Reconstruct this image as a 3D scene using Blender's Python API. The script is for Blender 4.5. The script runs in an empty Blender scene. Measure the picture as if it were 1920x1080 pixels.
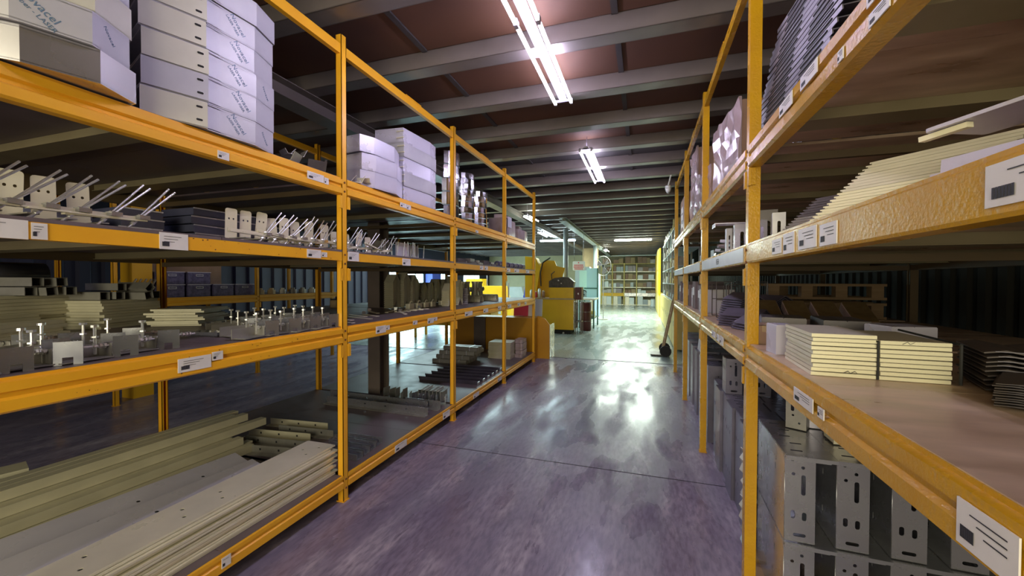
import bpy, math, random
from mathutils import Vector, Matrix
random.seed(7)
S = bpy.context.scene
COL = S.collection

# ------------------------------------------------------------------ camera
cam_d = bpy.data.cameras.new('camera'); cam = bpy.data.objects.new('camera', cam_d); COL.objects.link(cam)
cam_d.sensor_width = 36; cam_d.lens = 36 * 751.4 / 1920; cam_d.clip_start = 0.02; cam_d.clip_end = 200
YAW, PITCH, ROLL = 0.3176, -0.0171, 0.0021
fw = Vector((-math.sin(YAW) * math.cos(PITCH), math.cos(YAW) * math.cos(PITCH), math.sin(PITCH)))
rt = Vector((math.cos(YAW), math.sin(YAW), 0)); up = rt.cross(fw)
r2 = rt * math.cos(ROLL) + up * math.sin(ROLL); u2 = up * math.cos(ROLL) - rt * math.sin(ROLL)
cam.matrix_world = Matrix(((r2.x, u2.x, -fw.x, 0), (r2.y, u2.y, -fw.y, 0), (r2.z, u2.z, -fw.z, 1.5), (0, 0, 0, 1)))
S.camera = cam

# ------------------------------------------------------------------ world, view, lights
S.view_settings.view_transform = 'Standard'; S.view_settings.look = 'None'
S.view_settings.gamma = 1; S.view_settings.use_curve_mapping = False
S.view_settings.exposure = 0.85
w = bpy.data.worlds.new('world'); S.world = w; w.use_nodes = True
bg = w.node_tree.nodes['Background']; bg.inputs[0].default_value = (0.62, 0.58, 0.75, 1); bg.inputs[1].default_value = 0.16
TUBE_VIOLET = 34.0      # near twin tubes
TUBE_FAR = 30.0         # workshop tubes
DAYLIGHT = 5.0          # bright doorways of the workshop

def area(name, loc, rot, sx, sy, power, col):
    d = bpy.data.lights.new(name, 'AREA'); d.shape = 'RECTANGLE'; d.size = sx; d.size_y = sy
    d.energy = power; d.color = col
    o = bpy.data.objects.new(name, d); COL.objects.link(o); o.location = loc; o.rotation_euler = rot
    return o
# warm light added out of view behind the photographer, and the lamps of the workshop hall on the left
area('warm_light_behind_camera', (-0.6, -3.2, 1.9), (math.radians(84), 0, 0), 3.0, 2.4, 120, (1.0, 0.92, 0.64))
area('workshop_hall_lamp', (-6.5, 14, 3.1), (0, 0, 0), 5, 7, 340, (0.72, 0.98, 1.0))
area('far_aisle_lamp', (-0.6, 17.5, 3.1), (0, 0, 0), 2.0, 5, 330, (0.85, 1.0, 0.86))

# ------------------------------------------------------------------ materials
MATS = {}
def mat(name, c1, c2=None, metal=0.0, rough=0.5, rvar=0.0, nscale=8.0, detail=4.0, bump=0.0, bscale=60.0, lo=0.25, hi=0.75, stretch=None, emis=None, estr=0, alpha=None, coat=0.0, aniso=0.0):
    if name in MATS: return MATS[name]
    m = bpy.data.materials.new(name); m.use_nodes = True; nt = m.node_tree; b = nt.nodes['Principled BSDF']
    b.inputs['Base Color'].default_value = (*c1, 1); b.inputs['Metallic'].default_value = metal
    b.inputs['Roughness'].default_value = rough; b.inputs['Coat Weight'].default_value = coat
    tc = nt.nodes.new('ShaderNodeTexCoord'); src = tc.outputs['Object']
    if stretch:
        mp = nt.nodes.new('ShaderNodeMapping'); mp.inputs['Scale'].default_value = stretch
        nt.links.new(src, mp.inputs[0]); src = mp.outputs[0]
    if c2 is not None or rvar:
        n = nt.nodes.new('ShaderNodeTexNoise'); n.inputs['Scale'].default_value = nscale; n.inputs['Detail'].default_value = detail
        nt.links.new(src, n.inputs['Vector'])
        r = nt.nodes.new('ShaderNodeMapRange'); r.inputs['From Min'].default_value = lo; r.inputs['From Max'].default_value = hi
        nt.links.new(n.outputs['Fac'], r.inputs['Value'])
        if c2 is not None:
            mx = nt.nodes.new('ShaderNodeMix'); mx.data_type = 'RGBA'
            mx.inputs[6].default_value = (*c1, 1); mx.inputs[7].default_value = (*c2, 1)
            nt.links.new(r.outputs[0], mx.inputs[0]); nt.links.new(mx.outputs[2], b.inputs['Base Color'])
        if rvar:
            r3 = nt.nodes.new('ShaderNodeMapRange'); r3.inputs['To Min'].default_value = rough - rvar; r3.inputs['To Max'].default_value = rough + rvar
            nt.links.new(r.outputs[0], r3.inputs['Value']); nt.links.new(r3.outputs[0], b.inputs['Roughness'])
    if bump:
        n2 = nt.nodes.new('ShaderNodeTexNoise'); n2.inputs['Scale'].default_value = bscale; n2.inputs['Detail'].default_value = 3
        nt.links.new(src, n2.inputs['Vector'])
        bp = nt.nodes.new('ShaderNodeBump'); bp.inputs['Strength'].default_value = bump; bp.inputs['Distance'].default_value = 0.004
        nt.links.new(n2.outputs['Fac'], bp.inputs['Height']); nt.links.new(bp.outputs[0], b.inputs['Normal'])
    if emis:
        b.inputs['Emission Color'].default_value = (*emis, 1); b.inputs['Emission Strength'].default_value = estr
    MATS[name] = m; return m

ORANGE = mat('orange_rack_paint', (0.90, 0.46, 0.022), (0.84, 0.39, 0.014), rough=0.36, rvar=0.06, nscale=5, bump=0.10, bscale=40)
ORANGE_SHADE = mat('shaded_orange_rack_paint', (0.62, 0.335, 0.010), (0.50, 0.25, 0.008), rough=0.28, rvar=0.08, nscale=6, bump=0.35, bscale=95)  # same orange as the left rack, its dimmer light put into the colour
CHIP = mat('bare_rust', (0.16, 0.06, 0.02), rough=0.8)
YELLOW = mat('machine_yellow', (0.80, 0.47, 0.01), (0.70, 0.38, 0.01), rough=0.4, nscale=3)
PALEY = mat('cream_yellow_paint', (0.72, 0.58, 0.20), (0.60, 0.46, 0.13), rough=0.5, nscale=4)
BOARD = mat('dark_shelf_board', (0.10, 0.075, 0.075), (0.17, 0.13, 0.14), rough=0.42, rvar=0.1, nscale=5, bump=0.05)
BOARDR = mat('worn_brown_board', (0.36, 0.235, 0.15), (0.66, 0.49, 0.36), rough=0.36, rvar=0.12, nscale=3, stretch=(1, 3, 1), detail=8, lo=0.32, hi=0.66)
EDGE = mat('plywood_edge', (0.30, 0.14, 0.06), (0.20, 0.09, 0.04), rough=0.7, nscale=20)
GALV = mat('galvanised_steel', (0.60, 0.60, 0.62), (0.42, 0.43, 0.46), metal=0.85, rough=0.27, rvar=0.1, nscale=7)
GALVD = mat('dull_galvanised_steel', (0.42, 0.40, 0.36), (0.28, 0.27, 0.25), metal=0.6, rough=0.45, rvar=0.1, nscale=9)
GREENST = mat('greenish_zinc_steel', (0.62, 0.58, 0.43), (0.48, 0.45, 0.33), metal=0.2, rough=0.42, rvar=0.08, nscale=5)
ZINC = mat('bright_zinc', (0.82, 0.82, 0.80), metal=0.9, rough=0.32)
CHROME = mat('mirror_stainless', (0.80, 0.80, 0.86), metal=1.0, rough=0.12, rvar=0.06, nscale=6, bump=0.3, bscale=12)
FILM = mat('white_protective_film', (0.54, 0.53, 0.57), (0.45, 0.44, 0.50), metal=0.25, rough=0.48, rvar=0.1, nscale=6, bump=0.15, bscale=14)
FILMC = mat('cream_film', (0.66, 0.64, 0.55), (0.56, 0.54, 0.47), metal=0.15, rough=0.4, nscale=6, bump=0.1, bscale=18)
LILAC = mat('pale_sheet_steel', (0.74, 0.71, 0.84), (0.62, 0.60, 0.74), metal=0.3, rough=0.3, rvar=0.08, nscale=4)
CREAMST = mat('cream_sheet_steel', (0.86, 0.81, 0.64), (0.72, 0.68, 0.54), metal=0.25, rough=0.32, rvar=0.08, nscale=5)
DARKST = mat('dark_oiled_steel', (0.13, 0.12, 0.13), (0.22, 0.20, 0.20), metal=0.6, rough=0.42, rvar=0.1, nscale=8)
SLOT = mat('slot_dark', (0.015, 0.014, 0.018), rough=0.9)
INK = mat('printed_blue_grey_ink', (0.10, 0.17, 0.27), rough=0.6)
BLACKINK = mat('printed_black_ink', (0.03, 0.03, 0.04), rough=0.6)
REDINK = mat('printed_red_ink', (0.65, 0.05, 0.08), rough=0.6)
PAPER = mat('white_label_paper', (0.80, 0.77, 0.74), (0.70, 0.67, 0.66), rough=0.45, nscale=12)
CARD = mat('brown_cardboard', (0.36, 0.22, 0.15), (0.27, 0.16, 0.10), rough=0.75, nscale=5)
CARDL = mat('light_cardboard', (0.46, 0.33, 0.18), (0.36, 0.25, 0.13), rough=0.75, nscale=5)
WRAP = mat('crinkled_clear_wrap', (0.44, 0.35, 0.37), (0.30, 0.21, 0.20), rough=0.2, nscale=9, bump=1.0, bscale=8)
PURLIN = mat('grey_purlin_paint', (0.20, 0.17, 0.16), (0.14, 0.12, 0.115), metal=0.2, rough=0.38, rvar=0.08, nscale=2.5)
KHAKI = mat('khaki_cross_member', (0.30, 0.25, 0.15), (0.22, 0.18, 0.10), metal=0.2, rough=0.45, nscale=4)
KHAKI_SHADE = mat('shade_dark_khaki', (0.12, 0.08, 0.035), (0.08, 0.055, 0.03), rough=0.55, nscale=4)  # khaki darkened: shade deep inside the racks put into the colour
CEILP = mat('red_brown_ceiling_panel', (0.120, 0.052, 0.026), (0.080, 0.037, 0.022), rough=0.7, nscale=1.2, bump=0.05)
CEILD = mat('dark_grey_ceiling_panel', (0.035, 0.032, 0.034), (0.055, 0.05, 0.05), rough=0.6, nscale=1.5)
COLGREY = mat('brown_grey_column_paint', (0.17, 0.13, 0.11), (0.12, 0.095, 0.08), rough=0.5, nscale=4)
NAVY = mat('navy_wall_paint', (0.016, 0.018, 0.055), (0.010, 0.012, 0.035), rough=0.6, nscale=1.5)
DARKWALL = mat('dark_corrugated_sheet', (0.014, 0.013, 0.009), (0.009, 0.009, 0.006), rough=0.95, nscale=2)
CREAMW = mat('cream_wall', (0.55, 0.50, 0.32), (0.45, 0.41, 0.27), rough=0.8, nscale=2)
CYAN = mat('daylit_pane', (0.6, 0.9, 0.9), emis=(0.62, 0.95, 1.0), estr=DAYLIGHT)
TUBEV = mat('lit_tube_violet_white', (1, 1, 1), emis=(0.80, 0.74, 1.0), estr=TUBE_VIOLET)
TUBEG = mat('lit_tube_green_white', (1, 1, 1), emis=(0.88, 1.0, 0.80), estr=TUBE_FAR)
TUBEC = mat('lit_tube_cyan_white', (1, 1, 1), emis=(0.72, 0.96, 1.0), estr=TUBE_FAR)
FIXT = mat('lamp_fixture_white', (0.45, 0.42, 0.55), rough=0.4)
LGREY = mat('light_grey_machine_paint', (0.42, 0.46, 0.46), (0.34, 0.38, 0.38), rough=0.4, nscale=3)
WHITEP = mat('white_enamel', (0.72, 0.76, 0.72), rough=0.35)
GREENP = mat('dark_green_paint', (0.03, 0.12, 0.09), rough=0.45)
MAROON = mat('maroon_paint', (0.10, 0.02, 0.02), rough=0.5)
BLACKR = mat('black_rubber', (0.015, 0.015, 0.015), rough=0.7)
ENGINE = mat('oily_black_iron', (0.04, 0.035, 0.03), (0.10, 0.085, 0.07), metal=0.4, rough=0.45, nscale=14, bump=0.5, bscale=30)
WOOD = mat('raw_wood', (0.30, 0.20, 0.11), (0.22, 0.14, 0.07), rough=0.7, nscale=4, stretch=(1, 8, 8))
BLUEP = mat('strong_blue_paint', (0.03, 0.05, 0.28), rough=0.5)
WHITEBEAM = mat('pale_beam_cover', (0.62, 0.66, 0.66), (0.50, 0.54, 0.56), rough=0.35, nscale=10)

def floor_mat(name, a, b_, c, seed, r0, r1):
    m = bpy.data.materials.new(name); m.use_nodes = True; nt = m.node_tree; b = nt.nodes['Principled BSDF']
    tc = nt.nodes.new('ShaderNodeTexCoord')
    mp = nt.nodes.new('ShaderNodeMapping'); mp.inputs['Location'].default_value = (seed, seed * 1.7, 0); nt.links.new(tc.outputs['Object'], mp.inputs[0])
    mp.inputs['Rotation'].default_value = (0, 0, -0.25); mp.inputs['Scale'].default_value = (1.5, 0.42, 1)
    def noise(sc, det, lo, hi, dist=0.0):
        n = nt.nodes.new('ShaderNodeTexNoise'); n.inputs['Scale'].default_value = sc; n.inputs['Detail'].default_value = det; n.inputs['Distortion'].default_value = dist
        nt.links.new(mp.outputs[0], n.inputs['Vector'])
        r = nt.nodes.new('ShaderNodeMapRange'); r.inputs['From Min'].default_value = lo; r.inputs['From Max'].default_value = hi
        nt.links.new(n.outputs['Fac'], r.inputs['Value']); return r.outputs[0]
    def mix(f, x, y):
        mx = nt.nodes.new('ShaderNodeMix'); mx.data_type = 'RGBA'
        nt.links.new(f, mx.inputs[0])
        for s, v in ((6, x), (7, y)):
            if isinstance(v, tuple): mx.inputs[s].default_value = (*v, 1)
            else: nt.links.new(v, mx.inputs[s])
        return mx.outputs[2]
    f1 = noise(1.6, 7, 0.36, 0.66, 0.25); f2 = noise(3.4, 8, 0.52, 0.74, 0.3); f3 = noise(28, 5, 0.40, 0.75)
    c1 = mix(f1, a, b_); c2 = mix(f2, c1, c); c3 = mix(f3, c2, tuple(x * 0.72 for x in a))
    nt.links.new(c3, b.inputs['Base Color'])
    rr = nt.nodes.new('ShaderNodeMapRange'); rr.inputs['To Min'].default_value = r0; rr.inputs['To Max'].default_value = r1
    nt.links.new(noise(2.3, 8, 0.38, 0.64, 0.3), rr.inputs['Value']); nt.links.new(rr.outputs[0], b.inputs['Roughness'])
    n = nt.nodes.new('ShaderNodeTexNoise'); n.inputs['Scale'].default_value = 9; n.inputs['Detail'].default_value = 8; nt.links.new(mp.outputs[0], n.inputs['Vector'])
    bp = nt.nodes.new('ShaderNodeBump'); bp.inputs['Strength'].default_value = 0.16; bp.inputs['Distance'].default_value = 0.01
    nt.links.new(n.outputs['Fac'], bp.inputs['Height']); nt.links.new(bp.outputs[0], b.inputs['Normal'])
    b.inputs['Specular IOR Level'].default_value = 0.7
    return m
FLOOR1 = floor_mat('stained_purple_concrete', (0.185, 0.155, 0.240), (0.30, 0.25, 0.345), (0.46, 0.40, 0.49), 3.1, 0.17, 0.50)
FLOOR2 = floor_mat('green_lit_concrete', (0.33, 0.385, 0.36), (0.37, 0.43, 0.40), (0.40, 0.455, 0.425), 9.3, 0.20, 0.34)  # green cast of the workshop light put into the far concrete colour

# ------------------------------------------------------------------ mesh helpers
class MB:
    def __init__(s): s.v = []; s.f = []
    def add(s, vs, fs):
        n = len(s.v); s.v += [tuple(p) for p in vs]; s.f += [tuple(i + n for i in f) for f in fs]; return s
    def box(s, x0, x1, y0, y1, z0, z1, M=None):
        vs = [Vector((x, y, z)) for z in (z0, z1) for y in (y0, y1) for x in (x0, x1)]
        if M is not None: vs = [M @ p for p in vs]
        return s.add(vs, [(0, 2, 3, 1), (4, 5, 7, 6), (0, 1, 5, 4), (2, 6, 7, 3), (0, 4, 6, 2), (1, 3, 7, 5)])
    def prism(s, pts, a, b, axis='z', M=None):
        n = len(pts)
        def P(p, t):
            if axis == 'z': return Vector((p[0], p[1], t))
            if axis == 'y': return Vector((p[0], t, p[1]))
            return Vector((t, p[0], p[1]))
        vs = [P(p, a) for p in pts] + [P(p, b) for p in pts]
        if M is not None: vs = [M @ p for p in vs]
        fs = [tuple(range(n))[::-1], tuple(range(n, 2 * n))] + [(i, (i + 1) % n, n + (i + 1) % n, n + i) for i in range(n)]
        return s.add(vs, fs)
    def cyl(s, p0, p1, r, n=8, r1=None):
        p0 = Vector(p0); p1 = Vector(p1); d = (p1 - p0).normalized()
        a = d.orthogonal().normalized(); b = d.cross(a); r1 = r if r1 is None else r1
        vs = [p0 + (a * math.cos(2 * math.pi * i / n) + b * math.sin(2 * math.pi * i / n)) * r for i in range(n)]
        vs += [p1 + (a * math.cos(2 * math.pi * i / n) + b * math.sin(2 * math.pi * i / n)) * r1 for i in range(n)]
        return s.add(vs, [tuple(range(n))[::-1], tuple(range(n, 2 * n))] + [(i, (i + 1) % n, n + (i + 1) % n, n + i) for i in range(n)])
    def tube(s, pts, r, n=6):
        for a, b in zip(pts, pts[1:]): s.cyl(a, b, r, n)
        return s
    def strip(s, pts, t, a, b, axis='y', M=None):     # folded sheet: open polyline thickened by t, extruded a..b
        out = []
        for i, p in enumerate(pts):
            q0 = pts[max(i - 1, 0)]; q1 = pts[min(i + 1, len(pts) - 1)]
            dx, dy = q1[0] - q0[0], q1[1] - q0[1]; l = math.hypot(dx, dy) or 1
            out.append((p[0] - dy / l * t, p[1] + dx / l * t))
        for i in range(len(pts) - 1):
            s.prism([pts[i], pts[i + 1], out[i + 1], out[i]], a, b, axis, M)
        return s
    def build(s, name, m, parent=None, kind=None, smooth=False):
        me = bpy.data.meshes.new(name); me.from_pydata(s.v, [], s.f)
        import bmesh
        bm = bmesh.new(); bm.from_mesh(me); bmesh.ops.recalc_face_normals(bm, faces=bm.faces); bm.to_mesh(me); bm.free()
        me.materials.append(m)
        if smooth:
            for p in me.polygons: p.use_smooth = len(p.vertices) == 4
        o = bpy.data.objects.new(name, me); COL.objects.link(o)
        if parent is not None: o.parent = parent
        if kind: o['kind'] = kind
        return o

def rounded(w, h, r, cx=0, cy=0, n=3):
    pts = []
    for qx, qy, a0 in ((1, 1, 0), (-1, 1, 90), (-1, -1, 180), (1, -1, 270)):
        for k in range(n + 1):
            a = math.radians(a0 + 90 * k / n)
            pts.append((cx + qx * (w / 2 - r) + r * math.cos(a), cy + qy * (h / 2 - r) + r * math.sin(a)))
    return pts

def holed(name, outline, holes, t, m, parent=None):     # sheet in the local XY plane with real holes
    cu = bpy.data.curves.new('tmp', 'CURVE'); cu.dimensions = '2D'; cu.fill_mode = 'BOTH'; cu.extrude = t / 2
    for pts in [outline] + holes:
        sp = cu.splines.new('POLY'); sp.points.add(len(pts) - 1)
        for i, p in enumerate(pts): sp.points[i].co = (p[0], p[1], 0, 1)
        sp.use_cyclic_u = True
    tmp = bpy.data.objects.new('tmp', cu); COL.objects.link(tmp)
    dg = bpy.context.evaluated_depsgraph_get(); dg.update()
    me = bpy.data.meshes.new_from_object(tmp.evaluated_get(dg)); me.name = name
    bpy.data.objects.remove(tmp); me.materials.clear(); me.materials.append(m)
    o = bpy.data.objects.new(name, me); COL.objects.link(o)
    if parent is not None: o.parent = parent
    return o

TXT = {}
def text(name, body, size, m, parent, M, ext=0.0006):
    key = (body, size, m.name)
    if key not in TXT:
        cu = bpy.data.curves.new('tmp', 'FONT'); cu.body = body; cu.size = size; cu.extrude = ext / 2; cu.align_x = 'CENTER'; cu.align_y = 'CENTER'; cu.resolution_u = 2
        tmp = bpy.data.objects.new('tmp', cu); COL.objects.link(tmp)
        dg = bpy.context.evaluated_depsgraph_get(); dg.update()
        me = bpy.data.meshes.new_from_object(tmp.evaluated_get(dg)); me.name = name
        bpy.data.objects.remove(tmp); me.materials.clear(); me.materials.append(m); TXT[key] = me
    o = bpy.data.objects.new(name, TXT[key]); COL.objects.link(o)
    if parent is not None: o.parent = parent
    o.matrix_local = M; return o

def tag(o, label=None, cat=None, group=None):
    if label: o['label'] = label
    if cat: o['category'] = cat
    if group: o['group'] = group
    return o
def thing(name, label, cat, loc=(0, 0, 0), rz=0.0, group=None):
    o = bpy.data.objects.new(name, None); COL.objects.link(o); o.location = loc; o.rotation_euler = (0, 0, rz); o.empty_display_size = 0.05
    return tag(o, label, cat, group)
KIDS = {}
def snap(o): KIDS[o.name] = [c for c in COL.objects if c.parent == o]; [snap(c) for c in KIDS[o.name]]; return o
def dup(o, loc=None, rot=None, label=None, group=None, parent=None, scale=None):
    c = o.copy(); COL.objects.link(c)
    if parent is not None: c.parent = parent
    if loc is not None: c.location = loc
    if rot is not None: c.rotation_euler = rot
    if scale is not None: c.scale = scale
    if label: c['label'] = label
    if group: c['group'] = group
    for k in KIDS.get(o.name, []):
        dup(k, parent=c)
    return c
def place(proto, first, loc, rot=(0, 0, 0), label=None, group=None, scale=None):
    """first use moves the prototype itself, afterwards it is copied with its parts"""
    if not first[0]:
        first[0] = True; proto.location = loc; proto.rotation_euler = rot
        if scale is not None: proto.scale = scale
        if label: proto['label'] = label
        if group: proto['group'] = group
        return proto
    return dup(proto, loc, rot, label, group, scale=scale)
ORD = ['', 'first', 'second', 'third', 'fourth', 'fifth', 'sixth', 'seventh', 'eighth', 'ninth', 'tenth', 'eleventh', 'twelfth', 'thirteenth', 'fourteenth', 'fifteenth', 'sixteenth', 'seventeenth', 'eighteenth', 'nineteenth', 'twentieth', 'twenty-first', 'twenty-second', 'twenty-third', 'twenty-fourth']
def nth_up(k, n):
    if k == 0: return 'lowest'
    if k == n - 1: return 'topmost'
    return ORD[k + 1] + '-lowest'
def nth_of(k, n, near='nearest', far='farthest'):
    if k == 0: return near
    if k == n - 1: return far
    return ORD[k + 1] + '-' + near
def Rz(a): return Matrix.Rotation(a, 4, 'Z')
def T(x, y, z): return Matrix.Translation((x, y, z))
def R(a, ax): return Matrix.Rotation(a, 4, ax)

# ------------------------------------------------------------------ the hall
struct = 'structure'
def st(o, label=None):
    o['kind'] = 'structure'
    if label: o['label'] = label
    return o
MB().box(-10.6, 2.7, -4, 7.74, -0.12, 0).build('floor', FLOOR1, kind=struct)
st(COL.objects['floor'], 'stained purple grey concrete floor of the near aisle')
st(MB().box(-10.6, 2.7, 7.76, 27.0, -0.12, 0.004).build('floor', FLOOR2), 'concrete floor beyond the joint, toned pale green like the workshop light')
st(MB().box(-2.0, 0.6, 3.243, 3.249, 0.0, 0.0015).build('trim_1', SLOT), 'thin dark joint line across the near floor')
st(MB().box(-10.6, 2.7, 7.735, 7.765, -0.05, 0.0025).build('trim_2', SLOT), 'dark seam between the purple floor and the green toned far floor')
# ceiling slab with purlins, panels and battens as pieces
ceil = st(MB().box(-10.7, 2.8, -4, 27.2, 3.36, 3.44).build('ceiling', CEILD), 'low ceiling of brown panels on grey steel purlins')
pur_y = [0.44 + 0.8025 * k for k in range(-3, 33)]
pm = MB().strip([(0.05, 0.0), (0.0, 0.0), (0.0, 0.118), (0.14, 0.118)], -0.004, -10.6, 2.7, 'x')
pm = MB()
pm.box(-10.6, 2.7, 0, 0.006, 3.20, 3.335).box(-10.6, 2.7, 0, 0.14, 3.20, 3.206).box(-10.6, 2.7, 0.134, 0.14, 3.20, 3.225)
p0 = pm.build('purlin', PURLIN, ceil); p0.location = (0, pur_y[0], 0)
pan_x = [-10.6, -8.1, -5.8, -3.4, -1.665, -0.2, 1.25, 2.7]
protos = {}
for k, y in enumerate(pur_y):
    if k: dup(p0, (0, y, 0))
    for i in range(len(pan_x) - 1):
        if y > 9 and i % 2: continue
        j = i if y <= 9 else i
        x1 = pan_x[i + 1] if y <= 9 else pan_x[min(i + 2, len(pan_x) - 1)]
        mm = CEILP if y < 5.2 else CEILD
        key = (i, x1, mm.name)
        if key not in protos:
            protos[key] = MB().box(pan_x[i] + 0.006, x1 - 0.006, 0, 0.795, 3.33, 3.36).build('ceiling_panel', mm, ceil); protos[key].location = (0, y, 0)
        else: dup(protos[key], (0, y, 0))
        if -4 < pan_x[i] and y <= 9 and i > 3:
            if 'bat%d' % i not in protos:
                protos['bat%d' % i] = MB().box(pan_x[i] - 0.022, pan_x[i] + 0.022, 0.15, 0.79, 3.316, 3.33).build('batten', PURLIN if y > 6 else CEILD, ceil); protos['bat%d' % i].location = (0, y, 0)
            else: dup(protos['bat%d' % i], (0, y, 0))
st(MB().box(-3.08, -2.88, -4, 27, 3.052, 3.060).box(-3.08, -2.88, -4, 27, 3.192, 3.20).box(-2.99, -2.97, -4, 27, 3.06, 3.192).build('trim_3', PURLIN), 'long steel beam carrying the purlins above the left rack')
st(MB().box(-2.17, -1.97, 10.6, 27, 3.10, 3.108).box(-2.17, -1.97, 10.6, 27, 3.19, 3.199).box(-2.08, -2.06, 10.6, 27, 3.108, 3.19).build('trim_4', LGREY), 'pale steel beam over the far grey columns')
# walls
def corrugated(name, x, y0, y1, z0, z1, m, pitch=0.20, d=0.03, side=-1):
    pts = []; y = y0
    while y < y1:
        pts += [(x, y), (x, y + pitch * 0.4), (x + side * d, y + pitch * 0.5), (x + side * d, y + pitch * 0.9)]; y += pitch
    pts.append((x, y1))
    mb = MB(); mb.strip(pts, 0.01, z0, z1, 'z'); return st(mb.build(name, m))
corrugated('wall_right', 2.68, -4, 27, 0, 3.34, DARKWALL)['label'] = 'dark corrugated sheet wall behind the right rack'
st(MB().box(-10.6, 2.7, 27.0, 27.15, 0, 3.4).build('wall_back', CREAMW), 'cream wall at the far end of the hall')
# left wall: solid stretches between the bright doorways
lw = MB()
opn = [(12.75, 14.2, 2.3), (15.0, 17.9, 2.35), (19.0, 21.0, 2.35), (22.6, 25.2, 2.3)]
y = -4.0
for a, b, h in opn:
    lw.box(-10.75, -10.6, y, a, 0, 3.4); lw.box(-10.75, -10.6, a, b, h, 3.4); y = b
lw.box(-10.75, -10.6, y, 27.1, 0, 3.4)
st(lw.build('wall_left', NAVY), 'navy wall of the workshop on the far left')
for k, (a, b, h) in enumerate(opn):
    wf = thing('window_%d' % (k + 1), None, None); del_ = wf
    st(wf, ['bright daylit doorway beside the orange door leaf', 'wide bright glazed doorway behind the left rack', 'bright glazed doorway beyond the blue column', 'farthest bright doorway near the cream wall'][k])
    fr = MB()
    n = max(2, int((b - a) / 0.7))
    for i in range(n + 1):
        yy = a + (b - a - 0.05) * i / n; fr.box(-10.66, -10.60, yy, yy + 0.05, 0, h)
    fr.box(-10.66, -10.60, a, b, h - 0.06, h)
    fr.build('window_frame', LGREY, wf)
    for i in range(n):
        yy = a + 0.05 + (b - a - 0.05) * i / n
        MB().box(-10.65, -10.64, yy, yy + (b - a - 0.05) / n - 0.05, 0.02, h - 0.06).build('pane', CYAN, wf)
st(MB().box(-10.6, -10.52, 11.95, 12.75, 0.02, 2.15).build('door_1', mat('orange_door', (0.62, 0.25, 0.03), rough=0.5)), 'orange door leaf standing beside the bright doorway')
st(MB().box(-10.55, -10.15, 18.0, 18.9, 0, 2.0).build('trim_5', BLUEP), 'blue pillar between two bright doorways')
# columns
def icol(name, x, y, wx, wy, z0, z1, m, label):
    t = 0.012
    mb = MB().box(x - wx / 2, x + wx / 2, y - wy / 2, y - wy / 2 + t, z0, z1).box(x - wx / 2, x + wx / 2, y + wy / 2 - t, y + wy / 2, z0, z1).box(x - t / 2, x + t / 2, y - wy / 2, y + wy / 2, z0, z1)
    return st(mb.build(name, m), label)
st(MB().box(-3.07, -2.91, 3.93, 3.942, 0, 3.05).box(-3.07, -2.91, 4.10, 4.112, 0, 3.05).box(-2.99, -2.978, 3.94, 4.1, 0, 3.05).box(-3.10, -2.88, 3.90, 4.14, 0, 0.012).build('column', COLGREY), 'brown grey steel column passing through the left rack')
for k, (x, y, r, l) in enumerate([(-2.27, 12.15, 0.075, 'round grey steel column behind the yellow cabinet'), (-2.07, 18.2, 0.09, 'second round grey column by the fan')]):
    st(MB().cyl((x, y, 0), (x, y, 3.10), r, 14).box(x - 0.12, x + 0.12, y - 0.12, y + 0.12, 0, 0.02).build('column', LGREY, smooth=True), l)
st(MB().box(-6.35, -6.12, 3.30, 3.52, 0, 3.36).build('column', mat('yellow_column', (0.62, 0.34, 0.01), rough=0.5)), 'thick yellow column between the two rows of racks')

# ------------------------------------------------------------------ racks
LX, RX = -1.943, 0.504
LY = [0.56, 2.221, 3.882, 5.543, 7.205]
RY = [0.60, 2.232, 3.866, 5.500, 7.134]
HP = 3.14
def add_label(parent, xf, side, y0, y1, z0, z1, code=True, lines=3, m=PAPER, words=None, name='price_label'):
    """paper label on a beam front; side=+1 faces +X"""
    a, b = (xf, xf + side * 0.0025)
    o = MB().box(min(a, b), max(a, b), y0, y1, z0, z1).build(name, m, parent)
    L = y1 - y0; H = z1 - z0; e = xf + side * 0.003; e2 = xf + side * 0.0036
    mb = MB()
    if code:
        for i in range(7):
            yy = (y0 + L * 0.10 + i * L * 0.035) if side > 0 else (y1 - L * 0.10 - i * L * 0.035)
            mb.box(min(e, e2), max(e, e2), yy - L * 0.013, yy + L * 0.013, z0 + H * 0.18, z0 + H * 0.45)
    for i in range(lines):
        zz = z1 - H * (0.22 + 0.16 * i); yl0 = y0 + L * 0.15; yl1 = y0 + L * (0.75 - 0.12 * i)
        mb.box(min(e, e2), max(e, e2), yl0, yl1, zz - H * 0.012, zz + H * 0.012)
    if mb.v: mb.build('printing', BLACKINK, o)
    return o
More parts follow.
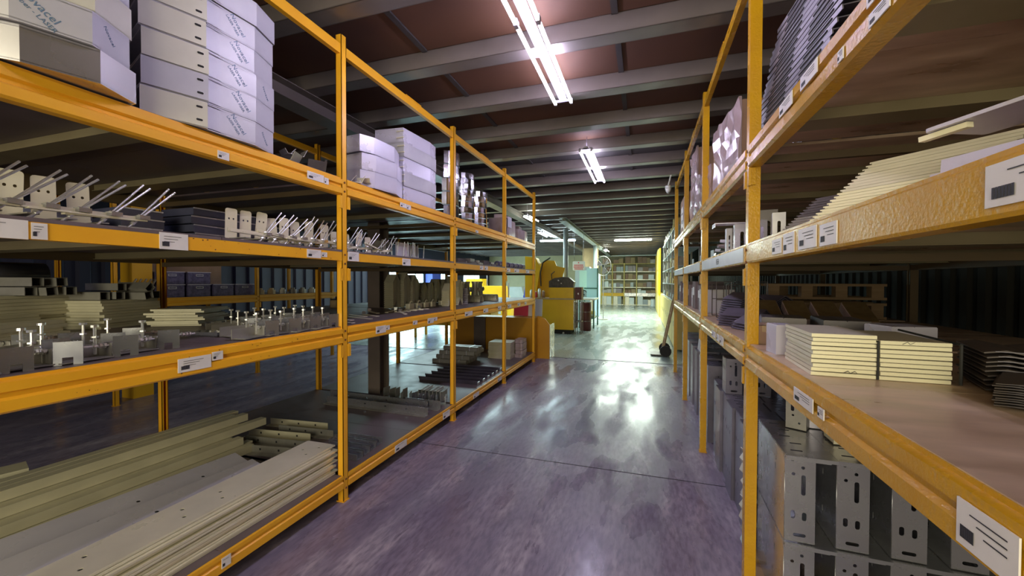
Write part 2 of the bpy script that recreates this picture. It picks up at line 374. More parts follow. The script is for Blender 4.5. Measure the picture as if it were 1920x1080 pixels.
def rack(name, label, cat, fx, bx, Ys, levels, paint, board, side, rail=True, pw=0.047, cross_y=None, bottom=True, rear=True, rear_shade_paint=None, rear_beam=None):
    """fx front post plane, bx rear plane; side = +1 if the front faces +X"""
    t = thing(name, label, cat, (fx, Ys[0], 0))
    o = lambda x, y: (x - fx, y - Ys[0])
    s = side; h = pw / 2
    post = MB().box(-h, h, -h, -h + 0.004, 0, HP).box(-h, h, h - 0.004, h, 0, HP)
    post.box(*((h - 0.004, h) if s > 0 else (-h, -h + 0.004)), -h, h, 0, HP)
    post.box(*((-h, -h + 0.004) if s > 0 else (h - 0.004, h)), -h, -h + 0.014, 0, HP).box(*((-h, -h + 0.004) if s > 0 else (h - 0.004, h)), h - 0.014, h, 0, HP)
    post.box(-h * 1.25, h * 1.25, -h * 1.25, h * 1.25, 0, 0.006)
    po = post.build('post', paint, t); po.location = (0, 0, 0)
    for y in Ys[1:]: dup(po, (0, y - Ys[0], 0))
    if rear:
        pr_ = post.build('post', rear_shade_paint or paint, t); pr_.location = (bx - fx, 0, 0); pr_.rotation_euler = (0, 0, math.pi)
        for y in Ys[1:]: dup(pr_, (bx - fx, y - Ys[0], 0), (0, 0, math.pi))
    # bolt heads on the posts
    bolt = MB().cyl((s * h, 0, 0), (s * (h + 0.005), 0, 0), 0.007, 6).build('bolt', CHIP, t)
    firstb = True
    for y in Ys:
        for z, kind in levels:
            for dz in (-0.03, -0.09):
                if firstb: bolt.location = (0, y - Ys[0], z + dz); firstb = False
                else: dup(bolt, (0, y - Ys[0], z + dz))
    beams = {}; boards = {}; xb = {}; cp = None
    for (z, kind) in levels:
        for i in range(len(Ys) - 1):
            y0 = Ys[i] + h - Ys[0]; y1 = Ys[i + 1] - h - Ys[0]; L = y1 - y0
            if kind not in beams:
                mb = MB()
                if kind == 'step':
                    f = h - 0.006; g = h + 0.006
                    pr = [(-h, -0.115), (f, -0.115), (g, -0.107), (g, -0.072), (f, -0.064), (f, -0.050), (g, -0.044), (g, -0.014), (f - 0.004, -0.010), (f - 0.004, 0), (-h, 0)]
                elif kind == 'low':
                    f = h - 0.006; g = h + 0.004
                    pr = [(-h, -0.085), (g, -0.085), (g, -0.045), (f, -0.038), (f, -0.026), (g, -0.020), (g, 0), (-h, 0)]
                elif kind == 'rbox':
                    pr = [(-h, -0.095), (h, -0.095), (h + 0.003, -0.088), (h + 0.003, -0.012), (h, -0.008), (h, 0), (-h, 0)]
                else:
                    pr = [(-h, -0.070), (h, -0.070), (h, -0.012), (-h, -0.012)]
                pr = [(s * a, b) for a, b in pr]
                mb.prism(pr, 0.001, L - 0.001, 'y'); beams[kind] = mb.build('beam', paint, t)
                beams[kind].location = (0, y0, z)
            else: dup(beams[kind], (0, y0, z))
            if kind + 'r' not in beams:
                b3 = dup(beams[kind], (bx - fx, y0 + L, z), (0, 0, math.pi)); b3.data = b3.data.copy(); b3.data.materials[0] = rear_beam or KHAKI_SHADE; beams[kind + 'r'] = b3
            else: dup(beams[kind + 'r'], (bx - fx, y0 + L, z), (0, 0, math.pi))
            if kind not in boards:
                thick = 0.014
                xa, xc = sorted((s * (h - (0.012 if kind != 'plain' else -0.001)), (bx - fx)))
                # loose boards laid side by side
                boards[kind] = MB().box(xa, xc, 0.003, L / 2 - 0.0015, -thick + 0.002, 0.002).build('shelf_board', board, t)
                boards[kind].location = (0, y0, z)
                dup(boards[kind], (0, y0 + L / 2 - 0.0015, z))
            else:
                dup(boards[kind], (0, y0, z)); dup(boards[kind], (0, y0 + L / 2 - 0.0015, z))
            if z > 0.5:
                for fy in (0.36, 0.78):
                    if 'x' not in xb:
                        xa, xc = sorted((-s * (h + 0.002), bx - fx + s * (h + 0.002)))
                        xb['x'] = MB().box(xa, xc, -0.05, 0.05, -0.052, -0.0125).box(xa, xc, -0.062, 0.062, -0.056, -0.052).build('cross_member', KHAKI, t); xb['x'].location = (0, y0 + L * fy, z)
                    else: dup(xb['x'], (0, y0 + L * fy, z))
        for i, y in enumerate(Ys):                      # hooked end plates and side ties
            for sg in (-1, 1):
                if (i == 0 and sg < 0) or (i == len(Ys) - 1 and sg > 0): continue
                if z < 0.5: continue
                if cp is None:
                    cp = MB().box(*sorted((-s * 0.002, s * (h + 0.001))), -0.002, 0.002, -0.20, -0.118).box(*sorted((s * (h - 0.004), s * (h + 0.0065))), -0.013, 0.013, -0.205, -0.122).build('beam_hook', PAPER if paint is ORANGE and False else paint, t)
                    cp.location = (0, y - Ys[0] + sg * (h + 0.012), z)
                else: dup(cp, (0, y - Ys[0] + sg * (h + 0.012), z))
            if 't' not in xb:
                xa, xc = sorted((-s * h, bx - fx + s * h))
                xb['t'] = MB().box(xa, xc, -0.012, 0.012, -0.095, -0.060).build('side_tie', KHAKI_SHADE, t); xb['t'].location = (0, y - Ys[0], z)  # ties carry the painted shade colour of the rear members
            else: dup(xb['t'], (0, y - Ys[0], z))
    if rail:
        for i in range(len(Ys) - 1):
            y0 = Ys[i] + h - Ys[0]; L = Ys[i + 1] - Ys[i] - 2 * h
            if i == 0:
                rl = MB().box(-0.016, 0.016, 0, L, -0.032, 0.032).box(-0.02, 0.02, L * 0.45, L * 0.6, 0.032, 0.038).build('top_rail', paint, t); rl.location = (0, y0, 3.045)
            else: dup(rl, (0, y0, 3.045))
            dup(rl, (bx - fx, y0, 3.045))
    return t
LV = [(0.18, 'low'), (1.19, 'step'), (1.705, 'plain'), (2.19, 'step')]
rackL = rack('shelving_rack', 'long orange steel shelving rack along the left of the aisle', 'shelving rack', LX, -3.75, LY, LV, ORANGE, BOARD, +1)
RV = [(1.195, 'step'), (1.685, 'rbox'), (2.165, 'step')]
rackR = rack('shelving_rack', 'long orange steel shelving rack, darkened like shade, along the right of the aisle', 'shelving rack', RX, 1.95, RY, RV, ORANGE_SHADE, BOARDR, -1, pw=0.05, rear_shade_paint=KHAKI_SHADE)
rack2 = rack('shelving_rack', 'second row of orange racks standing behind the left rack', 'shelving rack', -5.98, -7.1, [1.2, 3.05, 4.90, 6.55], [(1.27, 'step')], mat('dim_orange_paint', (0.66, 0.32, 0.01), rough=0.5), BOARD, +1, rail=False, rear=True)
# rough end panels and chips of bare metal on the near left beam
def chips(parent, pts, xf, side, ox, oy):
    mb = MB()
    for y, z, r in pts:
        poly = [(y + r * random.uniform(.6, 1.2) * math.cos(a), z + r * random.uniform(.6, 1.2) * math.sin(a)) for a in [k * math.pi / 3 for k in range(6)]]
        mb.prism([(p[0] - oy, p[1]) for p in poly], xf - ox, xf - ox + side * 0.0006, 'x')
    return mb.build('paint_chip', CHIP, parent)
cl = [(0.80 + 1.35 * random.random(), random.choice([1.17, 1.16, 1.15, 1.095, 1.10]), random.uniform(.001, .004)) for _ in range(22)]
chips(rackL, cl, LX + 0.0235 + 0.006, 1, LX, LY[0])
cl = [(1.25 + 0.85 * random.random(), random.choice([1.688, 1.685, 1.66, 1.645]), random.uniform(.001, .004)) for _ in range(16)]
chips(rackL, cl, LX + 0.0235, 1, LX, LY[0])

def LL(y0, y1, z0, z1, off=0.0305, **k):
    o = add_label(rackL, 0.0 + off, 1, y0 - LY[0], y1 - LY[0], z0, z1, **k); return o
# step beams: front of ribs at +0.0295 ; plain beam at +0.0235
for a in [(1.37, 1.425, 2.078, 2.115), (1.90, 2.03, 2.112, 2.158), (2.035, 2.07, 2.11, 2.15), (2.86, 2.95, 2.112, 2.15), (2.955, 3.02, 2.108, 2.148), (4.42, 4.50, 2.08, 2.11)]: LL(*a, off=0.030)
for a in [(0.56, 0.755, 1.633, 1.695), (0.762, 0.80, 1.636, 1.69), (1.13, 1.24, 1.632, 1.702), (1.90, 2.01, 1.64, 1.69), (2.015, 2.06, 1.65, 1.68), (2.25, 2.36, 1.636, 1.70), (2.90, 3.02, 1.63, 1.688), (4.57, 4.68, 1.64, 1.69), (4.72, 4.83, 1.64, 1.69), (5.60, 5.75, 1.64, 1.69), (5.95, 6.2, 1.64, 1.69), (6.6, 6.8, 1.64, 1.69)]: LL(*a, off=0.024)
for a in [(1.19, 1.33, 1.098, 1.158), (1.335, 1.385, 1.125, 1.165), (2.54, 2.66, 1.10, 1.155), (2.665, 2.71, 1.115, 1.15), (3.05, 3.12, 1.115, 1.15), (3.30, 3.41, 1.10, 1.15), (3.415, 3.48, 1.115, 1.15), (4.12, 4.33, 1.10, 1.15), (4.67, 4.83, 1.10, 1.15), (5.2, 5.33, 1.10, 1.15), (5.62, 5.78, 1.10, 1.15), (6.1, 6.25, 1.10, 1.15), (6.5, 6.62, 1.10, 1.15)]: LL(*a, off=0.030)
for a in [(1.37, 1.415, 0.115, 0.165), (2.78, 2.95, 0.10, 0.155), (3.60, 3.75, 0.10, 0.165), (4.36, 4.53, 0.10, 0.15), (5.2, 5.35, 0.10, 0.15)]: LL(*a, off=0.0285, lines=1)
def RL(y0, y1, z0, z1, off=-0.0325, **k): return add_label(rackR, off, -1, y0 - RY[0], y1 - RY[0], z0, z1, **k)
for a in [(1.585, 1.72, 2.10, 2.145), (1.38, 1.51, 2.105, 2.148), (1.22, 1.25, 2.06, 2.09), (1.0, 1.11, 2.11, 2.15), (1.02, 1.10, 2.06, 2.09)]: RL(*a)
for a in [(0.62, 0.775, 1.607, 1.668), (1.56, 1.67, 1.598, 1.668), (1.38, 1.52, 1.602, 1.666), (1.25, 1.355, 1.60, 1.66), (1.69, 1.80, 1.605, 1.66)]: RL(*a, off=-0.0285)
for a in [(1.375, 1.53, 1.115, 1.158), (1.30, 1.34, 1.12, 1.15), (0.70, 0.81, 1.095, 1.165), (2.76, 2.87, 1.10, 1.155), (2.90, 3.00, 1.105, 1.15), (3.05, 3.2, 1.11, 1.15)]: RL(*a)
# long pale cover strips on the second beams of bays 2 and 3 with handwritten mark
cv = MB().box(-0.0300, -0.0285, 2.285 - RY[0], 3.78 - RY[0], 1.598, 1.672).build('label_strip', WHITEBEAM, rackR)
text('handwriting', 'REH', 0.055, BLACKINK, cv, Matrix(((0, 0, -1, -0.0304), (-1, 0, 0, 3.02 - RY[0]), (0, 1, 0, 1.632), (0, 0, 0, 1))))
MB().box(-0.0300, -0.0285, 3.95 - RY[0], 5.42 - RY[0], 1.598, 1.672).build('label_strip', WHITEBEAM, rackR)
MB().box(-0.0300, -0.0285, 5.6 - RY[0], 7.05 - RY[0], 1.598, 1.672).build('label_strip', WHITEBEAM, rackR)

# ------------------------------------------------------------------ twin tube lamps
def tube_lamp(name, label, x, y0, L, z, m, ntub=2, sep=0.145, rz=0.0):
    t = thing(name, label, 'ceiling lamp', (x, y0, z), rz)
    MB().box(-0.03, 0.03, 0, L, 0.018, 0.05).build('fixture_body', FIXT, t)
    seg = L / ntub; tb = None
    for sx in (-1, 1):
        for k in range(ntub):
            if tb is None:
                tb = MB().cyl((0, 0.03, 0), (0, seg - 0.03, 0), 0.0135, 10).build('tube', m, t, smooth=True)
                hb = MB().box(-0.012, 0.012, 0.0, 0.022, -0.014, 0.03).build('lamp_holder', FIXT, t)
                tb.location = (sx * sep / 2, k * seg, 0); hb.location = (sx * sep / 2, k * seg, 0)
            else:
                dup(tb, (sx * sep / 2, k * seg, 0)); dup(hb, (sx * sep / 2, k * seg, 0))
            dup(hb, (sx * sep / 2, (k + 1) * seg - 0.024, 0))
    MB().box(-sep / 2 - .01, sep / 2 + .01, 0.0, 0.02, 0.014, 0.03).box(-sep / 2 - .01, sep / 2 + .01, L - 0.02, L, 0.014, 0.03).build('bracket', FIXT, t)
    MB().cyl((0, 0.1, 0.05), (0, 0.1, 3.335 - z), 0.004, 6).cyl((0, L - 0.1, 0.05), (0, L - 0.1, 3.335 - z), 0.004, 6).build('hanger', FIXT, t)
    return t
tube_lamp('twin_tube_lamp', 'long violet white twin tube lamp nearest the camera under the ceiling', -0.711, 1.25, 2.42, 3.13, TUBEV)
tube_lamp('twin_tube_lamp', 'second violet white twin tube lamp farther along the aisle ceiling', -0.70, 5.05, 1.71, 3.13, TUBEV)
tube_lamp('twin_tube_lamp', 'green white tube lamp lying crosswise over the far aisle', -1.15, 16.6, 1.45, 3.13, TUBEG, 1, rz=-math.pi / 2)
tube_lamp('twin_tube_lamp', 'tube lamp glowing right above the rack end post', -2.62, 9.0, 0.9, 3.02, TUBEG, 1)
tube_lamp('twin_tube_lamp', 'unlit looking cyan white lamp left of the round column', -3.0, 11.8, 1.3, 2.98, TUBEC, 1)
tube_lamp('twin_tube_lamp', 'cyan white lamp above the red lettered sign', -3.6, 14.2, 1.3, 2.95, TUBEC, 1, rz=-math.pi / 2)
tube_lamp('twin_tube_lamp', 'far lamp glowing above the standing fan', -1.75, 19.5, 1.2, 3.0, TUBEG, 1)
tube_lamp('twin_tube_lamp', 'workshop lamp over the left hall behind the racks', -6.5, 10.5, 1.6, 3.05, TUBEC, 1, rz=-math.pi / 2)

# ------------------------------------------------------------------ casings wrapped in printed film (left, top shelf)
def casing(h, plan, m, label, slots=(), words=(), flange=True, name='folded_casing', cat='sheet metal casing'):
    """open folded casing: outer wall follows the plan, lid and base sheets close it"""
    t = thing(name, label, cat)
    MB().strip(plan, 0.004, 0.0, h, 'z').build('outer_wall', m, t)
    lid = [(p[0] - 0.006 * (1 if i < len(plan) - 2 else -1), p[1]) for i, p in enumerate(plan)]
    MB().prism(plan, h - 0.010, h - 0.006, 'z').build('lid', m, t)
    MB().prism(plan, 0.004, 0.008, 'z').build('base_sheet', m, t)
    for (u0, z0, edge) in slots:
        a = Vector(plan[edge]); b = Vector(plan[edge + 1]); d = (b - a).normalized(); n = Vector((d.y, -d.x)); c = a + d * u0 + n * 0.0060
        mb = MB(); pts = rounded(0.024, 0.0095, 0.0045, 0, 0, 3)
        M = Matrix(((d.x, 0, n.x, c.x), (d.y, 0, n.y, c.y), (0, 1, 0, z0), (0, 0, 0, 1)))
        mb.prism(pts, 0.0, 0.0008, 'z', M); mb.build('slot', SLOT, t)
    for (body, size, u0, z0, edge, ang, ink) in words:
        a = Vector(plan[edge]); b = Vector(plan[edge + 1]); d = (b - a).normalized(); n = Vector((d.y, -d.x)); c = a + d * u0 + n * 0.0008
        M = Matrix(((d.x, 0, n.x, c.x), (d.y, 0, n.y, c.y), (0, 1, 0, z0), (0, 0, 0, 1))) @ Matrix.Rotation(ang, 4, 'Z')
        text('lettering', body, size, ink, t, M)
    return t
# stack two: plan relative to (-1.90,1.10)
P2 = [(-0.075, 0.0), (0.008, 0.213), (-0.004, 0.222), (-0.004, 0.28), (0.008, 0.45), (-0.045, 0.60), (-0.34, 0.68), (-0.45, 0.12)]
A50 = math.radians(-52)
n = 6
for k in range(n):
    wd = [('Novacel', 0.030, 0.085 + 0.02 * (k % 2), 0.075, 3, A50, INK), ('LASER FIBER', 0.017, 0.060 + 0.02 * (k % 2), 0.062, 3, A50, INK)] if k != 5 else []
    if k in (0, 2): wd += [('Novacel', 0.022, 0.08, 0.06, 4, A50, INK)]
    if k == 1: wd += [('Novacel', 0.028, 0.06, 0.065, 0, A50, INK), ('LASER FIBER', 0.016, 0.045, 0.045, 0, A50, INK)]
    o = casing(0.119, P2, FILM, 'film wrapped folded casing with slotted end plate, %s of the tall stack at left' % nth_up(k, n), [(0.198, 0.03, 0), (0.198, 0.088, 0)], wd)
    MB().strip([(P2[0][0] + 0.002, P2[0][1] - 0.001), (P2[1][0] + 0.004, P2[1][1] - 0.002)], -0.0015, 0.004, 0.115, 'z').build('end_plate', FILM if k == 1 else FILMC, o, None)
    o.location = (-1.90 + random.uniform(-.006, .006), 1.10 + 0.004 * (k % 3) , 2.192 + 0.121 * k); o['group'] = 'casings of the tall slotted stack'
# stack one, nearest
SHEEN = mat('bare_bright_sheet', (0.78, 0.76, 0.80), metal=0.9, rough=0.28, rvar=0.08, nscale=3)
P1 = [(-0.16, -0.30), (-0.04, -0.02), (0.005, 0.03), (0.065, 0.20), (-0.01, 0.345), (-0.30, 0.36), (-0.5, 0.0)]
for k in range(5):
    wd = [] if k in (0, 2, 4) else [('Novacel', 0.034, 0.06, 0.07, 2, math.radians(-42), INK), ('Fiber - LASER', 0.020, 0.055, 0.040, 2, math.radians(-42), INK), ('Novacel', 0.020, 0.07, 0.07, 3, A50, INK)]
    o = casing(0.118, P1, [SHEEN, FILM, FILMC, FILM, FILM][k], '%s, %s of the stack at the left picture edge' % (['bare shiny folded casing', 'film covered printed casing', 'clean cream folded casing', 'film covered casing', 'film covered casing'][k], nth_up(k, 5)), [], wd)
    o.location = (-1.888 + (0.012 if k == 1 else 0), 0.70 - (0.02 if k == 1 else 0) - 0.006 * k, 2.192 + 0.119 * k); o['group'] = 'casings stacked at the left picture edge'
# bay 1 stacks
P3 = [(-0.20, 0.02), (-0.04, 0.0), (0.01, 0.10), (0.035, 0.33), (-0.03, 0.50), (-0.25, 0.55), (-0.40, 0.25)]
for k in range(3):
    o = casing(0.122, P3, LILAC, 'lilac white folded casing, %s of three behind the first orange post' % nth_up(k, 3))
    o.location = (-1.93, 2.44 + 0.02 * (k == 1), 2.192 + 0.128 * k); o.rotation_euler = (0, 0, 0.03 * (k - 1)); o['group'] = 'three casings behind the first post'
P4 = [(-0.30, 0.0), (-0.03, 0.02), (-0.03, 0.03), (0.0, 0.42), (-0.02, 0.56), (-0.35, 0.60)]
for k in range(5):
    o = casing(0.122, P4, FILM if k % 2 else LILAC, 'pale folded casing, %s of five in front of the second post' % nth_up(k, 5), [], [])
    MB().box(-0.085, -0.015, 0.0, 0.012, 0.085, 0.092).box(-0.085, -0.015, 0.0, 0.012, 0.03, 0.037).build('flange_rib', CREAMST, o)
    o.location = (-1.93 + 0.006 * (k % 2), 2.96, 2.192 + 0.124 * k); o['group'] = 'five casings before the second post'
# wall of pale perforated angle strips behind them
for k in range(3):
    t = thing('perforated_strip', 'grey perforated angle strip leaning behind the five casings, %s' % ['left', 'middle', 'right'][k], 'metal strip', (-2.45 + 0.09 * k, 3.60 - 0.06 * k, 2.194))
    holed('web', [(-0.03, 0), (0.03, 0), (0.03, 0.62), (-0.03, 0.62)], [rounded(0.012, 0.03, 0.005, 0, 0.06 + 0.1 * j) for j in range(6)], 0.003, GALVD, t).rotation_euler = (math.pi / 2, 0, 0.3)
    MB().box(0.024, 0.027, 0.0, 0.04, 0, 0.62).build('side_flange', GALVD, t)
# small loose offcuts near the first post
def offcut(label, loc, rz, s=1.0, m=GALVD):
    t = thing('folded_offcut', label, 'bent sheet piece', loc, rz)
    MB().strip([(-0.07 * s, 0.03 * s), (-0.05 * s, 0.0), (0.05 * s, 0.0), (0.075 * s, 0.05 * s)], 0.003, -0.05 * s, 0.05 * s, 'y').build('body', m, t)
    MB().strip([(-0.05 * s, 0.004), (0.0, 0.02 * s), (0.04 * s, 0.07 * s)], 0.003, 0.05 * s, 0.053 * s + 0.01, 'y').build('ear', m, t)
    return t
for a in [('bent grey offcut lying flat at the bay end by the first post', (-2.0, 1.83, 2.196), 0.4, 1.0, GALVD), ('bent grey offcut propped on top of the heap', (-2.02, 1.90, 2.25), 1.2, 0.9, GALVD),
          ('darker offcut leaning against the first post', (-2.01, 2.05, 2.196), -0.5, 1.1, DARKST), ('wide pale offcut under the heap', (-2.16, 1.95, 2.196), 2.2, 1.3, GALVD),
          ('small rusty cream offcut in front of the three casings', (-1.99, 2.38, 2.196), 0.9, 1.1, CREAMST), ('pale slotted offcut leaning on the three casings', (-1.97, 2.50, 2.22), 2.0, 0.9, FILMC)]:
    offcut(*a)
# bay 2: three towers of mirror bright ring brackets
def ring(m, h, r0, r1, a0=-0.9, a1=1.3, nn=7):
    t = thing('ring_bracket', 'ring', 'curved bracket')
    pts = [(r1 * math.cos(a0 + (a1 - a0) * i / nn), r1 * math.sin(a0 + (a1 - a0) * i / nn)) for i in range(nn + 1)]
    MB().strip(pts, 0.004, 0, h, 'z').build('outer_band', m, t)
    inn = [(r0 * math.cos(a0 + (a1 - a0) * i / nn), r0 * math.sin(a0 + (a1 - a0) * i / nn)) for i in range(nn + 1)]
    for nm, z in (('upper_plate', h - 0.006), ('lower_plate', 0.002)):
        mb = MB()
        for i in range(nn): mb.prism([inn[i], pts[i], pts[i + 1], inn[i + 1]], z, z + 0.003, 'z')
        mb.build(nm, m, t)
    return snap(t)
for (x, y, n, h, nm, r) in [(-2.14, 4.08, 5, 0.148, 'left', 0.16), (-2.16, 4.58, 9, 0.070, 'middle', 0.15), (-2.16, 5.0, 7, 0.070, 'right', 0.15)]:
    pr = ring(CHROME, h * 0.93, r - 0.07, r); f = [False]
    for k in range(n):
        place(pr, f, (x + random.uniform(-.006, .006), y, 2.193 + h * k), (0, 0, -0.35 + random.uniform(-.09, .09)), 'mirror bright curved bracket, %s of the %s shiny tower' % (nth_up(k, n), nm), 'curved brackets of the %s tower' % nm)
# bay 3: wrapped bundle
t = thing('wrapped_bundle', 'plastic wrapped bundle with pale lilac tag before the rack end', 'parcel', (-2.12, 5.95, 2.193))
MB().prism([(-0.12, -0.28), (0.10, -0.30), (0.13, -0.05), (0.12, 0.30), (-0.1, 0.33), (-0.15, 0.0)], 0, 0.26, 'z').prism([(-0.06, -0.2), (0.09, -0.16), (0.05, 0.22), (-0.07, 0.2)], 0.255, 0.33, 'z').build('wrapping', WRAP, t)
MB().box(0.131, 0.136, -0.12, 0.06, 0.14, 0.30).build('tag_card', LILAC, t)
MB().tube([(-0.12, -0.15, 0.262), (0.135, -0.15, 0.262), (0.12, -0.15, 0.0)], 0.006, 5).build('strap', BLACKR, t)
t = thing('wrapped_bundle', 'second lower plastic wrapped bundle next to the end post', 'parcel', (-2.10, 6.65, 2.193))
MB().prism([(-0.12, -0.28), (0.10, -0.25), (0.13, 0.05), (0.10, 0.30), (-0.1, 0.30)], 0, 0.18, 'z').prism([(-0.06, -0.1), (0.09, -0.16), (0.05, 0.12)], 0.175, 0.24, 'z').build('wrapping', WRAP, t)
MB().tube([(-0.12, 0.1, 0.183), (0.118, 0.1, 0.183), (0.118, 0.1, 0.0)], 0.006, 5).build('strap', BLACKR, t)

# ------------------------------------------------------------------ left second shelf: plate brackets with threaded rods
def rod_bracket():
    t = thing('rod_bracket', 'x', 'bracket')
    M = T(0, 0, 0)
    MB().box(-0.012, 0.012, -0.24, 0.012, 0.022, 0.028).box(-0.014, -0.010, -0.24, 0.012, 0.022, 0.042).build('flat_bar', CREAMST, t)
    MB().box(-0.020, 0.020, -0.018, 0.018, 0.029, 0.046).build('clamp_block', GALV, t)
    pl = holed('upright_plate', rounded(0.064, 0.168, 0.012, 0, 0.084), [rounded(0.009, 0.011, 0.0044, -0.012, 0.112), rounded(0.009, 0.011, 0.0044, 0.012, 0.112)], 0.004, CREAMST, t)
    pl.matrix_local = Matrix(((0.25, 0, 0.968, -0.15), (0.968, 0, -0.25, -0.13), (0, 1, 0, -0.002), (0, 0, 0, 1)))
    MB().box(-0.15, 0.0, -0.14, -0.11, 0.0, 0.005).build('foot', GALVD, t)
    rd = MB().cyl((0, -0.055, -0.012), (0, 0.128, 0.165), 0.0042, 6).build('threaded_rod', ZINC, t)
    nt = MB().cyl((0, -0.008, 0.036), (0, 0.000, 0.044), 0.0085, 6).build('nut', ZINC, t)
    dup(rd, (-0.028, 0.010, 0.004), (0.10, 0, 0)); dup(nt, (-0.028, 0.008, 0.006))
    nt2 = dup(nt, (0, -0.03, -0.028))
    return snap(t)
rb = rod_bracket(); f = [False]
ys = [0.655, 0.75, 0.84, 0.925, 1.02, 1.115]
for k, y in enumerate(ys):
    place(rb, f, (-1.995, y, 1.724), (random.uniform(-.06, .06), 0, random.uniform(-.05, .05)), 'cream rod bracket with holed plate, %s in the near row of six' % nth_of(k, 6, 'leftmost', 'rightmost'), 'rod brackets in the near row')
ys = [1.62, 1.70, 1.79, 1.88, 1.96, 2.05, 2.15, 2.29]
for k, y in enumerate(ys):
    place(rb, f, (-2.02, y + 0.10, 1.724), (random.uniform(-.12, .1), 0, random.uniform(-.15, .15)), 'smaller rod bracket with holed plate, %s in the crowded row before the first post' % nth_of(k, 8, 'leftmost', 'rightmost'), 'rod brackets before the first post', scale=(.8, .92, 1.0))
for k, y in enumerate([2.50, 2.62, 2.75, 2.88]):
    place(rb, f, (-2.03, y, 1.724), (random.uniform(-.2, .1), 0, random.uniform(-.2, .2)), 'rod bracket standing right of the first post, %s of four' % nth_of(k, 4, 'leftmost', 'rightmost'), 'rod brackets right of the first post', scale=(.85, .85, .85))
# bay 1, right half: grey upright plates with studs
for k, (x, y, wd) in enumerate([(-2.3, 3.12, 0.30), (-2.22, 3.36, 0.22), (-2.3, 3.62, 0.3)]):
    t = thing('studded_plate', 'upright %s steel plate with welded studs, %s of three' % (['grey', 'narrow lilac', 'pale'][k], nth_of(k, 3, 'leftmost', 'rightmost')), 'steel plate', (x, y, 1.708))
    MB().box(-0.005, 0.0, -wd / 2, wd / 2, 0, 0.16).build('plate', [GALVD, LILAC, LILAC][k], t)
    MB().box(-0.005, 0.09, -wd / 2, wd / 2, 0, 0.004).build('foot_flange', GALVD, t)
    sd = MB().cyl((0.05, 0, 0), (0.05, 0.01, 0.165), 0.0045, 6).build('stud', ZINC, t)
    for q in (-0.35, -0.1, 0.2, 0.42): dup(sd, (random.uniform(0, .04), q * wd, 0), (random.uniform(-.15, .15), 0, 0))
for k in range(5):
    t = thing('folded_glove_strip', 'dark limp rubber strip lying flat, %s of five in the third bay' % nth_of(k, 5, 'leftmost', 'rightmost'), 'rubber strip', (-2.12 + .02 * (k % 2), 4.35 + 0.25 * k, 1.708), 0.2 * (k % 3))
    MB().prism([(-0.10, -0.12), (0.08, -0.15), (0.12, 0.0), (0.07, 0.14), (-0.1, 0.12)], 0, 0.03, 'z').prism([(-0.06, -0.08), (0.06, -0.1), (0.08, 0.05), (-0.05, 0.09)], 0.03, 0.06 + 0.01 * (k % 2), 'z').build('body', DARKST, t)
for k in range(6):
    t = thing('coil_pack', 'violet dark coil pack, %s of six before the rack end' % nth_of(k, 6, 'leftmost', 'rightmost'), 'coil', (-2.10, 5.75 + 0.24 * k, 1.708))
    MB().cyl((0, -0.09, 0.05), (0, 0.09, 0.05), 0.048, 10).build('coil', mat('violet_black', (0.05, 0.045, 0.10), (0.16, 0.14, 0.26), rough=0.3, nscale=30), t)
    MB().cyl((0, -0.095, 0.05), (0, 0.095, 0.05), 0.02, 8).build('core', GALVD, t)
# back of second shelf: navy stacks of shallow trays
tr = thing('shallow_tray', 'x', 'metal tray')
MB().box(-0.16, 0.16, -0.11, 0.11, 0, 0.004).strip([(-0.16, -0.11), (0.16, -0.11), (0.16, 0.11), (-0.16, 0.11), (-0.16, -0.11)], 0.004, 0, 0.052, 'z').build('tray_body', mat('dark_blue_steel', (0.10, 0.11, 0.20), (0.20, 0.21, 0.34), metal=0.6, rough=0.3, nscale=5), tr)
MB().box(0.161, 0.166, -0.11, 0.11, 0.046, 0.054).build('rim', LILAC, tr)
snap(tr); f = [False]
for c, (x, y, n) in enumerate([(-3.05, 1.62, 4), (-3.0, 1.98, 5), (-2.98, 2.25, 5), (-3.0, 2.52, 4), (-3.0, 1.25, 3)]):
    for k in range(n):
        place(tr, f, (x + random.uniform(-.01, .01), y + random.uniform(-.01, .01), 1.709 + 0.056 * k), (0, 0, random.uniform(-.05, .05)), 'dark blue shallow tray, %s in the %s pile at the back of the second shelf' % (nth_up(k, n), ['second', 'third', 'fourth', 'rightmost', 'leftmost'][c]), 'dark blue trays at the back')

